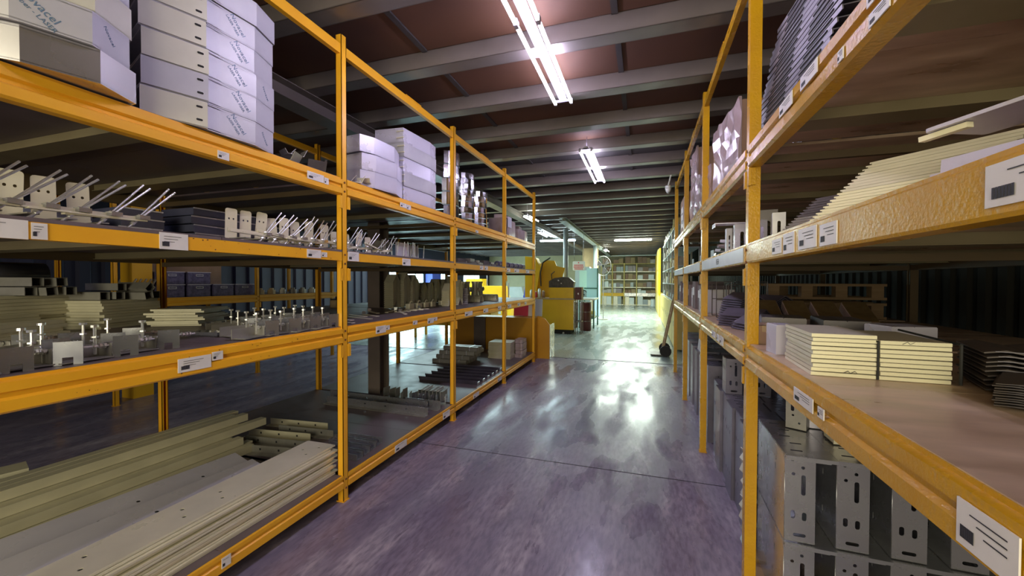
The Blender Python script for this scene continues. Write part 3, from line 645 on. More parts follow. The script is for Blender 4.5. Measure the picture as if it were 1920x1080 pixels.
# ------------------------------------------------------------------ left third shelf: beam clamps with bolts
def clamp():
    t = thing('bolted_clamp', 'x', 'clamp')
    pl = holed('notched_plate', [(0, 0), (0.022, 0), (0.022, 0.028), (0.05, 0.028), (0.05, 0), (0.075, 0), (0.075, 0.085), (0, 0.085)], [], 0.005, GALV, t)
    pl.matrix_local = Matrix(((0.5, 0, 0.866, 0.02), (0.866, 0, -0.5, 0.0), (0, 1, 0, 0.0), (0, 0, 0, 1)))
    MB().box(-0.05, 0.028, -0.16, 0.0, 0.004, 0.008).box(-0.052, -0.047, -0.17, 0.0, 0.004, 0.055).box(-0.05, 0.016, -0.004, 0.0, 0.004, 0.06).build('folded_body', GALVD, t)
    MB().cyl((-0.012, -0.02, 0.055), (-0.012, 0.175, 0.05), 0.0052, 7).build('threaded_rod', ZINC, t)
    nu = MB().cyl((-0.012, -0.004, 0), (-0.012, 0.004, 0), 0.011, 6).build('nut', ZINC, t); nu.location = (0, 0.12, 0.0525)
    for q in (0.137, 0.150, -0.012): dup(nu, (0, q, 0.052))
    MB().cyl((0.0, -0.045, 0.02), (0.0, -0.045, 0.125), 0.0048, 7).build('upright_bolt', ZINC, t)
    MB().cyl((0.0, -0.045, 0.125), (0.0, -0.045, 0.134), 0.0125, 8).build('bolt_head', ZINC, t)
    MB().cyl((0.0, -0.045, 0.085), (0.0, -0.045, 0.091), 0.0115, 6).build('nut', ZINC, t)
    return snap(t)
cp_ = clamp(); f = [False]
near = [(-1.995, 0.70, .4), (-2.02, 0.845, -.1), (-2.15, 0.86, .35), (-2.02, 1.01, .1), (-2.17, 1.05, -.1), (-2.06, 1.19, .0), (-2.33, 0.98, .5), (-2.31, 1.20, -.2), (-2.45, 0.90, .2)]
for k, (x, y, a) in enumerate(near):
    place(cp_, f, (x, y, 1.193), (0, 0, a), 'zinc clamp with notched plate and upright bolt, %s of the near heap' % nth_of(k, len(near), 'leftmost front', 'rearmost'), 'bolted clamps in the near heap')
mid = []
for r in range(4):
    for c in range(4):
        mid.append((-1.99 - 0.125 * r, 1.66 + 0.155 * c + 0.05 * r, random.uniform(-.25, .25) + math.pi * (c % 2 == 0) * 0))
for k, (x, y, a) in enumerate(mid):
    place(cp_, f, (x, y, 1.193), (0, 0, a), 'zinc clamp %s in the %s of the heap before the first post' % (nth_of(k % 4, 4, 'leftmost', 'rightmost'), ['front row', 'second row', 'third row', 'rear row'][k // 4]), 'bolted clamps before the first post', scale=(.92, .92, 1))
t = thing('open_tray', 'flat grey tray holding loose fittings left of the clamp heap', 'tray', (-2.33, 1.66, 1.193), 0.2)
MB().prism([(-0.10, -0.09), (0.10, -0.11), (0.12, 0.08), (-0.08, 0.11)], 0, 0.005, 'z').strip([(-0.10, -0.09), (0.10, -0.11), (0.12, 0.08), (-0.08, 0.11), (-0.10, -0.09)], 0.003, 0, 0.022, 'z').build('tray_body', GALV, t)
for k in range(5):
    o = MB().cyl((-0.02, 0, 0), (0.02, 0, 0), 0.009, 6).cyl((0.02, 0, 0), (0.026, 0, 0), 0.014, 6).build('loose_bolt', ZINC); o.location = (-2.38 + 0.025 * k, 1.62 + 0.03 * (k % 3), 1.209); o.rotation_euler = (0, 0, k)
    tag(o, 'loose bolt lying in the flat tray, %s' % nth_of(k, 5, 'leftmost', 'rightmost'), 'bolt', 'loose bolts in the tray')
# stacks of greenish strips at the back of the third shelf
def flat_stack(x, y, z, L, W, th, n, rz, m, what, grp, jit=0.012, name='flat_strip', cat='metal strip', extra=None, gap=0.001, along='y', ends=True):
    t0 = thing(name, 'x', cat)
    mb = MB().box(-W / 2, W / 2, -L / 2, L / 2, 0, th)
    if extra == 'lip': mb.box(W / 2 - 0.003, W / 2, -L / 2, L / 2, th, th + 0.006)
    mb.build('strip_body', m, t0)
    if extra == 'holes':
        hh = MB()
        for q in (-0.42, -0.2, 0.2, 0.42):
            hh.cyl((W * .2, q * L, th), (W * .2, q * L, th + 0.0005), 0.006, 8).cyl((-W * .2, (q - .05) * L, th), (-W * .2, (q - .05) * L, th + 0.0005), 0.006, 8)
        hh.build('hole', SLOT, t0)  # dark discs paint the shade of drilled holes
    snap(t0); ff = [False]
    for k in range(n):
        place(t0, ff, (x + random.uniform(-jit, jit), y + random.uniform(-jit, jit), z + (th + gap) * k), (0, 0, rz + random.uniform(-.02, .02)), what % nth_up(k, n), grp)
flat_stack(-3.33, 1.05, 1.193, 0.62, 0.16, 0.018, 6, 0.35, GREENST, 'greenish zinc strip, %s in the low stack left at the shelf back', 'greenish strips, low left stack')
flat_stack(-3.10, 1.12, 1.193, 0.50, 0.13, 0.020, 4, 0.35, CREAMST, 'cream zinc strip, %s in the front stack at the left edge', 'cream strips at the left edge')
flat_stack(-3.42, 1.72, 1.193, 0.40, 0.30, 0.017, 10, 0.30, GREENST, 'wide greenish plate, %s in the block beside the yellow column', 'wide greenish plates by the yellow column')
flat_stack(-3.50, 1.33, 1.193, 0.40, 0.24, 0.019, 11, 0.30, GREENST, 'greenish plate, %s in the tall block at the shelf back', 'greenish plates of the tall block')
bs = thing('box_section', 'x', 'box section')
MB().strip([(-0.03, 0), (0.03, 0), (0.03, 0.05), (-0.03, 0.05), (-0.03, 0)], 0.003, -0.11, 0.11, 'x').build('section_body', GALVD, bs)
MB().box(-0.112, -0.110, -0.02, 0.0, 0.02, 0.03).build('slot', SLOT, bs)
snap(bs); f = [False]
i = 0
for (x, y, z, rx) in [(-3.42, 1.28, 1.41, 0), (-3.40, 1.36, 1.41, 0.1), (-3.42, 1.45, 1.41, 0), (-3.40, 1.30, 1.465, 0), (-3.42, 1.41, 1.465, 0.05), (-3.36, 1.58, 1.375, 0), (-3.36, 1.66, 1.375, 0), (-3.30, 1.79, 1.375, 0.2), (-3.36, 1.86, 1.375, 0), (-3.34, 1.83, 1.43, 0.78), (-3.42, 1.70, 1.43, 0)]:
    place(bs, f, (x, y, z), (rx, 0, 0.3), 'short grey box section on the greenish plates, %s of the untidy row' % nth_of(i, 11, 'leftmost', 'rightmost'), 'short box sections on the plates'); i += 1
t = thing('film_roll', 'clear plastic film roll lying at the left picture edge of the third shelf', 'roll', (-3.55, 1.18, 1.53))
MB().cyl((0, -0.3, 0), (0, 0.28, 0), 0.075, 16).build('roll', mat('smoky_film', (0.10, 0.10, 0.12), (0.05, 0.05, 0.06), rough=0.15, nscale=6, bump=0.6, bscale=12), t, smooth=True)
MB().cyl((0, -0.32, 0), (0, 0.30, 0), 0.03, 10).build('core', CARD, t)
flat_stack(-3.05, 1.98, 1.193, 0.34, 0.30, 0.012, 9, 0.5, GREENST, 'perforated olive strip, %s in the pile left of the clamp tray', 'perforated olive strips', jit=0.03, extra='holes')
flat_stack(-2.62, 2.12, 1.193, 0.40, 0.18, 0.010, 4, 0.9, GREENST, 'thin olive strip, %s in the flat pile behind the clamps', 'thin olive strips behind the clamps', jit=0.03, extra='holes')
for k in range(3):
    o = MB().strip([(-0.03, 0.03), (-0.03, 0), (0.03, 0), (0.03, 0.03)], 0.003, -0.035, 0.035, 'y').build('small_channel', GALV); o.location = (-2.75 + 0.05 * k, 1.93 + 0.1 * k, 1.195 + (0.004 if k else 0)); o.rotation_euler = (0, 0, 0.4 * k)
    tag(o, 'small bright channel piece beside the olive strips, %s of three' % nth_of(k, 3, 'leftmost', 'rightmost'), 'channel piece', 'small bright channel pieces')

# third shelf bay 1: flat strips, small white blocks, zigzag angle towers
for k, (x, y, a, L) in enumerate([(-2.12, 2.42, 1.35, .26), (-2.22, 2.52, 1.30, .30), (-2.24, 2.75, 1.22, .36), (-2.34, 2.84, 1.15, .34), (-2.30, 2.98, 1.05, .30), (-2.42, 3.18, 0.9, .30), (-2.42, 3.46, 0.35, .34), (-2.30, 3.66, 0.1, .30), (-2.18, 3.30, 0.75, .3)]):
    t = thing('flat_hook_bar', 'thin pale flat bar on the third shelf, %s of nine beyond the first post' % nth_of(k, 9, 'leftmost', 'rightmost'), 'metal bar', (x, y, 1.193 + (0.009 if k % 2 else 0)), a)
    MB().box(-0.016, 0.016, -L / 2, L / 2, 0, 0.004).build('bar', CREAMST, t)
    MB().box(-0.016, 0.016, L / 2, L / 2 + 0.004, 0, 0.03).build('upturned_end', GALV, t)
wb = thing('cast_block', 'x', 'cast fitting')
MB().prism(rounded(0.06, 0.10, 0.012), 0, 0.055, 'z').build('block', CREAMST, wb)
MB().tube([(0, 0.0, 0.055), (0.0, 0.01, 0.075), (0.0, 0.03, 0.082), (0, 0.045, 0.072)], 0.006, 6).build('hook', CREAMST, wb)
snap(wb); f = [False]
for k, y in enumerate([3.86, 4.02, 4.17, 4.32]):
    place(wb, f, (-2.46 + .005 * k, y, 1.193), (0, 0, 0), 'cream cast block with hook, %s of four before the zigzag towers' % nth_of(k, 4, 'leftmost', 'rightmost'), 'cream cast blocks')
for k, y in enumerate([4.60, 4.76]):
    place(wb, f, (-2.46, y, 1.193), (0, 0, 0), 'cream cast block %s of the second post in the bay behind it' % ['just left', 'just right'][k], 'cream cast blocks by the post')
for k in range(5):
    o = MB().box(-0.015, 0.015, -0.05, 0.05, 0, 0.006).cyl((0, 0.05, 0), (0, 0.05, 0.012), 0.012, 8).build('small_latch', CREAMST); o.location = (-2.26, 3.35 + 0.12 * k, 1.194 + (0 if k > 0 else 0)); o.rotation_euler = (0, 0, 1.2 + .3 * k)
    tag(o, 'small pale latch lying before the cream blocks, %s of five' % nth_of(k, 5, 'leftmost', 'rightmost'), 'latch', 'small pale latches')
# zigzag towers: V angles nested upright
def vangle(m, w=0.10, L=0.10, h=0.05):
    t = thing('angle_piece', 'x', 'angle piece')
    MB().strip([(-w / 2, 0), (0, h), (w / 2, 0)], 0.006, -L / 2, L / 2, 'x').build('angle_body', m, t)
    return snap(t)
va = vangle(GREENST, 0.168, 0.11, 0.09); f = [False]
tw = [(-2.70, 3.88, 13), (-2.68, 4.06, 14), (-2.68, 4.24, 13), (-2.76, 4.42, 11), (-2.76, 4.60, 9), (-2.76, 4.78, 9), (-2.76, 4.96, 11), (-2.76, 5.14, 11), (-2.72, 5.32, 13)]
TOTAL_ANGLES = 0
for c, (x, y, n) in enumerate(tw):
    for k in range(n):
        place(va, f, (x, y, 1.195 + 0.0235 * k), (0, 0, 0.12), 'olive V shaped angle, %s in the %s upright tower of the third shelf' % (nth_up(k, n), nth_of(c, len(tw), 'leftmost', 'rightmost')), 'olive V angles in towers')
vb = vangle(CREAMST, 0.18, 0.09, 0.09); f = [False]
for c, (x, y, n) in enumerate([(-2.28, 4.42, 9), (-2.27, 4.66, 11)]):
    for k in range(n):
        place(vb, f, (x, y, 1.195 + 0.0225 * k), (0, 0, 0.12), 'cream V shaped angle, %s in the %s front tower beyond the second post' % (nth_up(k, n), ['left', 'right'][c]), 'cream V angles in towers')
vc = thing('corner_piece', 'x', 'angle piece')
MB().strip([(-0.12, -0.10), (0.0, 0.0), (-0.10, 0.12)], 0.006, 0, 0.020, 'z').build('corner_body', FILM, vc)
MB().prism([(-0.12, -0.10), (0.0, 0.0), (-0.10, 0.12)], 0.016, 0.019, 'z').build('gusset', FILM, vc)
snap(vc); f = [False]
for k in range(9):
    place(vc, f, (-2.24, 4.92, 1.195 + 0.0235 * k), (0, 0, 0.12), 'white folded angle, %s in the white tower beyond the second post' % nth_up(k, 9), 'white folded angles')
# half round clamps
hr = thing('half_ring', 'x', 'pipe clamp')
pts = [(0.09 * math.cos(math.pi * i / 8), 0.09 * math.sin(math.pi * i / 8)) for i in range(9)]
MB().strip([(-0.12, 0.0)] + pts[::-1] + [(0.12, 0.0)], 0.006, -0.02, 0.02, 'x').build('band', CREAMST, hr)
snap(hr); f = [False]
for c, (x, y, n, q) in enumerate([(-2.30, 5.50, 6, 'left'), (-2.25, 6.02, 6, 'right')]):
    for k in range(n):
        place(hr, f, (x - 0.045 * (k % 6), y, 1.194), (0, 0, 0.1), 'cream half round pipe clamp, %s in the %s row on the third shelf' % (nth_of(k, n, 'front', 'rear'), q), 'half round clamps, %s row' % q)
for k in range(5):
    t = thing('pipe_fitting', 'dark greenish cast fitting with bright ring, %s of the group behind the half round clamps' % nth_of(k, 5, 'leftmost', 'rightmost'), 'fitting', (-2.75 + 0.03 * (k % 2), 5.45 + 0.27 * k, 1.193), 0.3 * k)
    MB().cyl((0, 0, 0), (0, 0, 0.16), 0.075, 10, 0.055).cyl((0, 0, 0.16), (0, 0, 0.27 + .02 * (k % 2)), 0.05, 10).build('body', GREENST, t)
    MB().cyl((0.05, 0, 0.17), (0.085, 0, 0.17), 0.04, 10).build('outlet_ring', CREAMST, t)
    MB().cyl((0, 0, 0.27), (0, 0, 0.30), 0.06, 10).build('top_ring', CREAMST, t)

# ------------------------------------------------------------------ left bottom shelf: long plates, angles, tubes
Z0 = 0.183
lp = thing('long_plate', 'x', 'steel plate')
holed('plate_body', [(-0.115, -0.85), (0.115, -0.85), (0.115, 0.73), (-0.115, 0.73)], [[(cx + .0095 * math.cos(a), cy + .0095 * math.sin(a)) for a in [k * math.pi / 4 for k in range(8)]] for (cx, cy) in [(0.045, 0.55), (-0.03, 0.60), (0.045, 0.66), (0.05, 0.0), (-0.02, 0.04), (-0.03, -0.14), (0.045, -0.18), (0.04, -0.55), (-0.04, -0.5)]], 0.0085, CREAMST, lp)
holed('edge_fold', [(-0.85, 0), (0.73, 0), (0.73, 0.010), (-0.85, 0.010)], [], 0.002, CREAMST, lp).matrix_local = Matrix(((0, 0, 1, 0.1165), (1, 0, 0, 0), (0, 1, 0, -0.005), (0, 0, 0, 1)))
hd = MB().cyl((0, 0, -0.004), (0, 0, 0.001), 0.0088, 8).build('hole', SLOT, lp); hd.location = (0.045, 0.55, 0)  # dark disc sunk in each drilled hole, painting the shade inside
for (cx, cy) in [(-0.03, 0.60), (0.045, 0.66), (0.05, 0.0), (-0.02, 0.04), (-0.03, -0.14), (0.045, -0.18), (0.04, -0.55), (-0.04, -0.5)]: dup(hd, (cx, cy, 0))
snap(lp); f = [False]
NP = 15
for k in range(NP):
    sx = 0.010 * math.sin(k * 1.7) + 0.006 * (k % 3 == 0)
    place(lp, f, (-2.112 + sx, 1.47 + 0.03 * math.sin(k * 2.3), Z0 + 0.006 + 0.0128 * k), (0, 0, 0.006 * math.sin(k)), 'long cream steel plate with drilled holes, %s of the stack along the bottom front edge' % nth_up(k, NP), 'long plates along the bottom front edge')
def long_angle(m, W, H, L, label, loc, rz, ry=0.0, holes=True):
    t = thing('long_angle', label, 'steel angle', loc, rz); t.rotation_euler = (0, ry, rz)
    hc = [(W * .35, L * .38), (W * .12, L * .32), (W * .3, -L * .02), (W * .1, L * .10), (W * .3, -L * .3), (W * .1, -L * .38)]
    hs = [[(cx + .0095 * math.cos(a), cy + .0095 * math.sin(a)) for a in [k * math.pi / 4 for k in range(8)]] for (cx, cy) in hc]
    for (cx, cy) in hc: MB().cyl((cx, cy, -0.002), (cx, cy, 0.0005), 0.0088, 8).build('hole', SLOT, t)  # dark discs in the drilled holes paint their inner shade
    holed('wide_leg', [(-W / 2, -L / 2), (W / 2, -L / 2), (W / 2, L / 2), (-W / 2, L / 2)], hs, 0.004, m, t)
    MB().box(W / 2 - 0.004, W / 2, -L / 2, L / 2, -H, -0.002).build('narrow_leg', m, t)
    return t
long_angle(LILAC, 0.19, 0.07, 1.42, 'lilac steel angle with holes, nearer of two behind the plate stack', (-2.42, 1.24, 0.305), -0.10, 0.20)
long_angle(LILAC, 0.19, 0.07, 1.42, 'lilac steel angle with holes, farther of two behind the plate stack', (-2.64, 1.28, 0.300), -0.12, 0.22)
tb = thing('square_tube', 'x', 'steel tube')
MB().strip([(-0.03, 0), (0.03, 0), (0.03, 0.055), (-0.03, 0.055), (-0.03, 0)], 0.003, -0.80, 0.80, 'y').build('tube_wall', GREENST, tb)
snap(tb); f = [False]
i = 0
tub = []
for lv, xs in enumerate([[-2.92, -2.99, -3.06, -3.13, -3.2, -3.27], [-2.98, -3.05, -3.12, -3.19, -3.26], [-3.06, -3.13, -3.20, -3.27], [-3.14, -3.21, -3.28]]):
    for j, x in enumerate(xs): tub.append((x, 1.42 + [0.08, 0.0, 0.16, 0.20][lv] + 0.05 * math.sin(j * 2 + lv) + (0.10 if lv == 2 and j == 0 else 0), Z0 + 0.0015 + 0.0575 * lv, lv, j, len(xs)))
for (x, y, z, lv, j, nn) in tub:
    place(tb, f, (x, y, z), (0, 0, -0.05), 'greenish square steel tube, %s in the %s of the tube pile' % (nth_of(j, nn, 'nearest the aisle', 'farthest from the aisle'), ['bottom layer', 'second layer', 'third layer', 'top layer'][lv]), 'greenish square tubes')
# short end block at left picture edge
t = thing('short_channel', 'short olive channel end at the left picture edge behind the tubes', 'channel piece', (-3.50, 1.25, Z0), -0.3)
MB().strip([(-0.07, 0.22), (-0.07, 0.0), (0.07, 0.0), (0.07, 0.22)], 0.004, -0.16, 0.10, 'y').box(-0.075, 0.075, -0.16, 0.10, 0.20, 0.222).build('channel_body', GREENST, t)
# angles lying crosswise
for k, (x, y, L, rz, m) in enumerate([(-2.62, 2.30, 0.55, .15, GALVD), (-2.78, 2.42, 0.6, .1, GALVD), (-2.90, 2.55, 0.6, .12, GREENST), (-2.75, 2.68, 0.55, .08, GALVD), (-2.95, 2.80, 0.6, .1, GREENST)]):
    t = thing('crosswise_angle', 'dull steel angle lying crosswise behind the first post, %s of five' % nth_of(k, 5), 'steel angle', (x, y, Z0), rz)
    MB().strip([(-0.04, 0.0), (0.02, 0.0), (0.02, 0.055)], 0.004, -L / 2, L / 2, 'x').build('angle_body', m, t)
    for q in (-.29, 0.0, .29): MB().box(L * q - .007, L * q + .007, 0.0152, 0.0158, 0.02, 0.035).build('slot', SLOT, t)
for k, (x, y, L, w) in enumerate([(-2.16, 2.44, 0.36, .05), (-2.18, 2.53, 0.38, .05), (-2.20, 2.62, 0.40, .05), (-2.22, 2.71, 0.42, .05)]):
    t = thing('short_channel', 'short pale grey channel right of the first post near the front edge, %s of four' % nth_of(k, 4), 'channel piece', (x, y, Z0))
    MB().strip([(-0.035, 0.045), (-0.035, 0.0), (0.035, 0.0), (0.035, 0.045)], 0.004, -L / 2, L / 2, 'x').build('channel_body', GALV, t)
for k, (x, y, L, h) in enumerate([(-2.62, 3.46, 1.25, .075), (-2.72, 3.62, 1.25, .085), (-2.18, 3.66, .42, .085)]):
    t = thing('long_perforated_angle', ['long perforated angle lying crosswise before the second post', 'second perforated angle behind the first crosswise one', 'short plain angle lying at the foot of the second post'][k], 'steel angle', (x, y, Z0), -0.02)
    MB().box(-L / 2, L / 2, -0.06, 0.0, 0, 0.004).build('flat_leg', GALVD, t)
    holed('upright_leg', [(-L / 2, 0), (L / 2, 0), (L / 2, h), (-L / 2, h)], [rounded(0.022, 0.016, 0.007, q * L, h * .55) for q in (-.3, -.1, .1, .3)] if k < 2 else [], 0.004, GALV, t).matrix_local = Matrix(((1, 0, 0, 0), (0, 0, -1, 0), (0, 1, 0, 0), (0, 0, 0, 1)))
for k in range(6):
    t = thing('bent_bracket', 'dull bent bracket heaped behind the crosswise angles, %s of six' % nth_of(k, 6, 'leftmost', 'rightmost'), 'bracket', (-2.75 + 0.14 * k, 3.80 + 0.02 * (k % 2) + (0.10 if k < 2 else 0), Z0), 0.25 * (k % 3) - .2)
    MB().strip([(-0.05, 0.10), (-0.05, 0.0), (0.05, 0.0), (0.05, 0.10)], 0.004, -0.05, 0.05, 'y').build('bracket_body', GALV if k > 2 else GALVD, t)
# vertical sheet pieces before the second post
for k in range(7):
    o = MB().box(-0.0025, 0.0025, -0.1, 0.1, 0, 0.12 + 0.006 * (k % 3)).box(-0.002, 0.03, -0.1, 0.1, 0.118, 0.121).build('upright_sheet', GALVD); o.location = (-2.36 + 0.045 * k, 3.95, Z0); o.rotation_euler = (0, 0, math.pi / 2 * 0 + 0.1)
    tag(o, 'upright grey sheet piece beyond the crosswise angles, %s of seven' % nth_of(k, 7, 'leftmost', 'rightmost'), 'sheet piece', 'upright grey sheet pieces')
# bay 2: rows of folded angles lying across; heaps in bay 3
fs = thing('long_folded_strip', 'x', 'folded strip')
MB().strip([(-0.06, 0.05), (-0.04, 0.0), (0.05, 0.0), (0.06, 0.02)], 0.004, -0.42, 0.42, 'x').build('strip_body', mat('violet_grey_steel', (0.22, 0.20, 0.28), (0.14, 0.13, 0.18), metal=0.6, rough=0.35, nscale=5), fs)
MB().box(0.418, 0.424, -0.03, 0.03, 0.0, 0.03).build('bright_end', ZINC, fs)
snap(fs); f = [False]
for k in range(6):
    place(fs, f, (-2.42, 4.72 + 0.17 * k, Z0), (0, 0, 0.02 * math.sin(k)), 'violet grey folded strip lying crosswise, %s of six in the third bay' % nth_of(k, 6), 'violet grey crosswise strips')
kn = thing('knotted_bundle', 'x', 'bundle')
MB().box(-0.30, 0.30, -0.05, 0.05, 0, 0.055).box(-0.30, 0.30, -0.035, 0.035, 0.055, 0.063).build('strips', GALVD, kn)
MB().box(-0.18, -0.165, -0.053, 0.053, -0.0, 0.066).box(0.165, 0.18, -0.053, 0.053, 0, 0.066).build('wire_tie', ZINC, kn)
snap(kn); f = [False]
for k in range(14):
    lv = k // 4; j = k % 4
    place(kn, f, (-2.95 + 0.05 * lv, 5.80 + 0.115 * j + 0.03 * lv, Z0 + 0.067 * lv), (0, 0, 0.05 * math.sin(k)), 'wire tied strip bundle, %s in the %s of the heap before the orange box' % (nth_of(j, 4), ['bottom layer', 'second layer', 'third layer', 'top layer'][lv]), 'wire tied strip bundles')
flat_stack(-2.32, 6.55, Z0, 0.34, 0.40, 0.030, 9, 0.0, GREENST, 'thick pale grey slab, %s of the block at the rack end', 'thick slabs at the rack end', jit=0.006)
for k in range(5):
    t = thing('wrapped_pack', 'plastic wrapped grey pack at the rack end foot, %s of five' % nth_up(k, 5), 'parcel', (-2.05 + .01 * (k % 2), 6.72 + .01 * (k % 3), Z0 + 0.062 * k))
    MB().prism(rounded(0.14, 0.30, 0.03), 0, 0.058, 'z').build('wrapping', WRAP, t)
# ------------------------------------------------------------------ right rack, top shelf
LIPM = mat('dim_violet_zinc', (0.24, 0.225, 0.26), (0.16, 0.15, 0.18), metal=0.5, rough=0.4, nscale=6)
DARKZ = mat('dark_zinc', (0.11, 0.10, 0.12), (0.07, 0.065, 0.08), metal=0.5, rough=0.42, nscale=6)
ls = thing('lipped_strip', 'x', 'folded strip')
holed('web', [(-0.07, -0.36), (0.07, -0.36), (0.07, 0.36), (-0.07, 0.36)], [rounded(0.022, 0.13, 0.010, 0.02, -0.26 + 0.22 * j) for j in range(3)], 0.004, DARKZ, ls)
MB().box(-0.072, -0.068, -0.36, 0.36, -0.013, 0.003).build('side_lip', LIPM, ls)
MB().box(0.068, 0.072, -0.36, 0.36, -0.013, 0.003).build('side_lip', LIPM, ls)
MB().box(-0.0745, -0.072, -0.30, -0.12, -0.009, -0.003).build('slot', SLOT, ls)
MB().box(-0.0745, -0.072, 0.02, 0.24, -0.009, -0.003).build('slot', SLOT, ls)
snap(ls); f = [False]
for c, (x, y, n) in enumerate([(0.62, 2.02, 20), (0.80, 2.02, 20)]):
    for k in range(n):
        place(ls, f, (x + 0.003 * k, y + 0.012 * math.sin(k * 1.3) - 0.010 * k, 2.192 + 0.0255 * k), (0, -0.10, 0.06 + 0.01 * math.sin(k)), 'dark slotted strip, %s of the %s leaning stack on the right top shelf' % (nth_up(k, n), ['nearer', 'farther'][c]), 'slotted strips, %s stack' % ['nearer', 'farther'][c])
def carton(name, label, loc, rz, sx, sy, sz, m, lab=None, wrap=False, tape=True):
    t = thing(name, label, 'box', loc, rz)
    MB().box(-sx / 2, sx / 2, -sy / 2, sy / 2, 0, sz).build('body', m, t)
    MB().box(-sx / 2 + 0.003, -0.002, -sy / 2, sy / 2, sz, sz + 0.003).box(0.002, sx / 2 - 0.003, -sy / 2, sy / 2, sz, sz + 0.003).build('flap', m, t)
    if tape: MB().box(-0.022, 0.022, -sy / 2 - 0.001, -sy / 2, sz * .7, sz + 0.004).box(-0.022, 0.022, -sy / 2, sy / 2, sz + 0.003, sz + 0.0042).build('tape', CARDL, t)
    if lab:
        o = MB().box(-sx / 2 - 0.0015, -sx / 2, -sy * .3, sy * .25, sz * .25, sz * .8).build('paper_label', PAPER, t)
        MB().box(-sx / 2 - 0.0022, -sx / 2 - 0.0015, -sy * .22, sy * .05, sz * .35, sz * .45).box(-sx / 2 - 0.0022, -sx / 2 - 0.0015, -sy * .22, sy * .18, sz * .6, sz * .64).build('printing', BLACKINK, o)
    if wrap:
        rr = random.Random(int(sz * 100 + sy * 70)); mb = MB(); nz, ny = 7, 8; vs = []
        for a in range(nz + 1):
            for b in range(ny + 1):
                vs.append((-sx / 2 - .003 - rr.random() * .022, -sy / 2 + sy * b / ny + rr.uniform(-.01, .01), sz * (.02 + (.95 + .10 * rr.random() * (a == nz)) * a / nz) + rr.uniform(-.008, .008) * (0 < a < nz)))
        n0 = len(vs); vs += [(-sx / 2 - .0012, v[1], v[2]) for v in vs]; fs = []; W_ = ny + 1
        for a in range(nz):
            for b in range(ny):
                i = a * W_ + b; fs.append((i, i + 1, i + W_ + 1)); fs.append((i, i + W_ + 1, i + W_)); fs.append((i + n0, i + n0 + W_, i + n0 + W_ + 1, i + n0 + 1))
        for b in range(ny): fs.append((b, b + n0, b + 1 + n0, b + 1)); i = nz * W_ + b; fs.append((i, i + 1, i + 1 + n0, i + n0))
        for a in range(nz): i = a * W_; fs.append((i, i + W_, i + W_ + n0, i + n0)); j = i + ny; fs.append((j, j + n0, j + W_ + n0, j + W_))
        mb.add(vs, fs).build('film_sheet', WRAP, t)
    return t
carton('carton', 'brown carton wrapped in crinkled film on the right top shelf, nearer and taller', (0.78, 3.30, 2.167), 0.1, 0.42, 0.62, 0.52, CARD, True, True)
carton('carton', 'second film wrapped carton behind the taller one', (0.74, 4.02, 2.167), 0.0, 0.40, 0.50, 0.33, CARD, True, True)
carton('carton', 'film wrapped carton just left of the second right post', (0.72, 4.55, 2.167), 0.05, 0.38, 0.42, 0.40, CARD, True, True)
carton('carton', 'tall brown carton at the bottom of the farther pile', (0.76, 5.15, 2.167), 0.0, 0.42, 0.50, 0.42, CARD, True, True)
carton('carton', 'tall brown carton on top of the farther pile', (0.76, 5.15, 2.592), 0.04, 0.40, 0.48, 0.40, CARD, False, True)
carton('carton', 'carton with white label by the third right post', (0.74, 5.92, 2.167), 0.0, 0.40, 0.46, 0.50, CARD, True, True)
carton('carton', 'last carton on the right top shelf', (0.74, 6.55, 2.167), 0.0, 0.40, 0.50, 0.55, CARD, True, False)

# ------------------------------------------------------------------ right rack, second shelf
def leaning_stack(base, e_ang, L, W, th, n, shift, m, m_lit, what, grp, z0):
    ca, sa = math.cos(e_ang), math.sin(e_ang)
    pr = {}
    for k in range(n):
        mm = m_lit if k < n * 0.52 else m  # lower sheets brighter, upper darker: light and shadow put into the material
        if mm.name not in pr:
            t0 = thing('folded_sheet', 'x', 'sheet')
            MB().box(0, L, 0, W, 0, th * 0.45).build('sheet_body', mm, t0)
            MB().box(0, L, 0.0, 0.004, -th * 0.35, 0).box(-0.006, 0.0, 0.0, W, 0, th * 0.45).build('turned_edge', mm, t0)
            snap(t0); pr[mm.name] = (t0, [False])
        t0, ff = pr[mm.name]
        q = k / (n - 1)
        place(t0, ff, (base[0] + shift[0] * q + random.uniform(-.0015, .0015), base[1] + shift[1] * q, z0 + th * (k + 0.4)), (0, 0, e_ang), what % nth_up(k, n), grp)
leaning_stack((0.535, 1.66), math.radians(-50), 0.34, 0.10, 0.0105, 20, (0.18, -0.02), CREAMST, mat('lemon_lit_cream_steel', (0.88, 0.83, 0.58), rough=0.4, metal=0.1), 'cream folded sheet, %s of the tall sheared stack on the right second shelf', 'cream sheets of the sheared stack', 1.688)
leaning_stack((0.545, 2.03), math.radians(-55), 0.20, 0.10, 0.0105, 15, (0.13, -0.06), DARKST, GALVD, 'dark folded sheet, %s of the small sheared stack beside the right post', 'dark sheets of the small stack', 1.688)
for k in range(2):
    t = thing('lilac_profile', 'lilac steel profile lying on the front edge under the big label, %s' % ['lower', 'upper'][k], 'steel profile', (0.545 + 0.012 * k, 1.03 - 0.01 * k, 1.688 + 0.026 * k), math.radians(-67))
    MB().strip([(0.0, 0.0), (0.0, 0.024), (0.06, 0.024)], 0.003, 0.0, 0.42, 'x').box(-0.0, 0.42, 0.0, 0.003, 0, 0.024).build('profile_body', LILAC, t)
dc = thing('cast_disc', 'x', 'disc')
MB().cyl((0, 0, 0), (0, 0, 0.012), 0.052, 16).build('disc', DARKST, dc, smooth=True)
MB().cyl((0, 0, 0.012), (0, 0, 0.02), 0.022, 10).build('hub', GALV, dc)
snap(dc); f = [False]
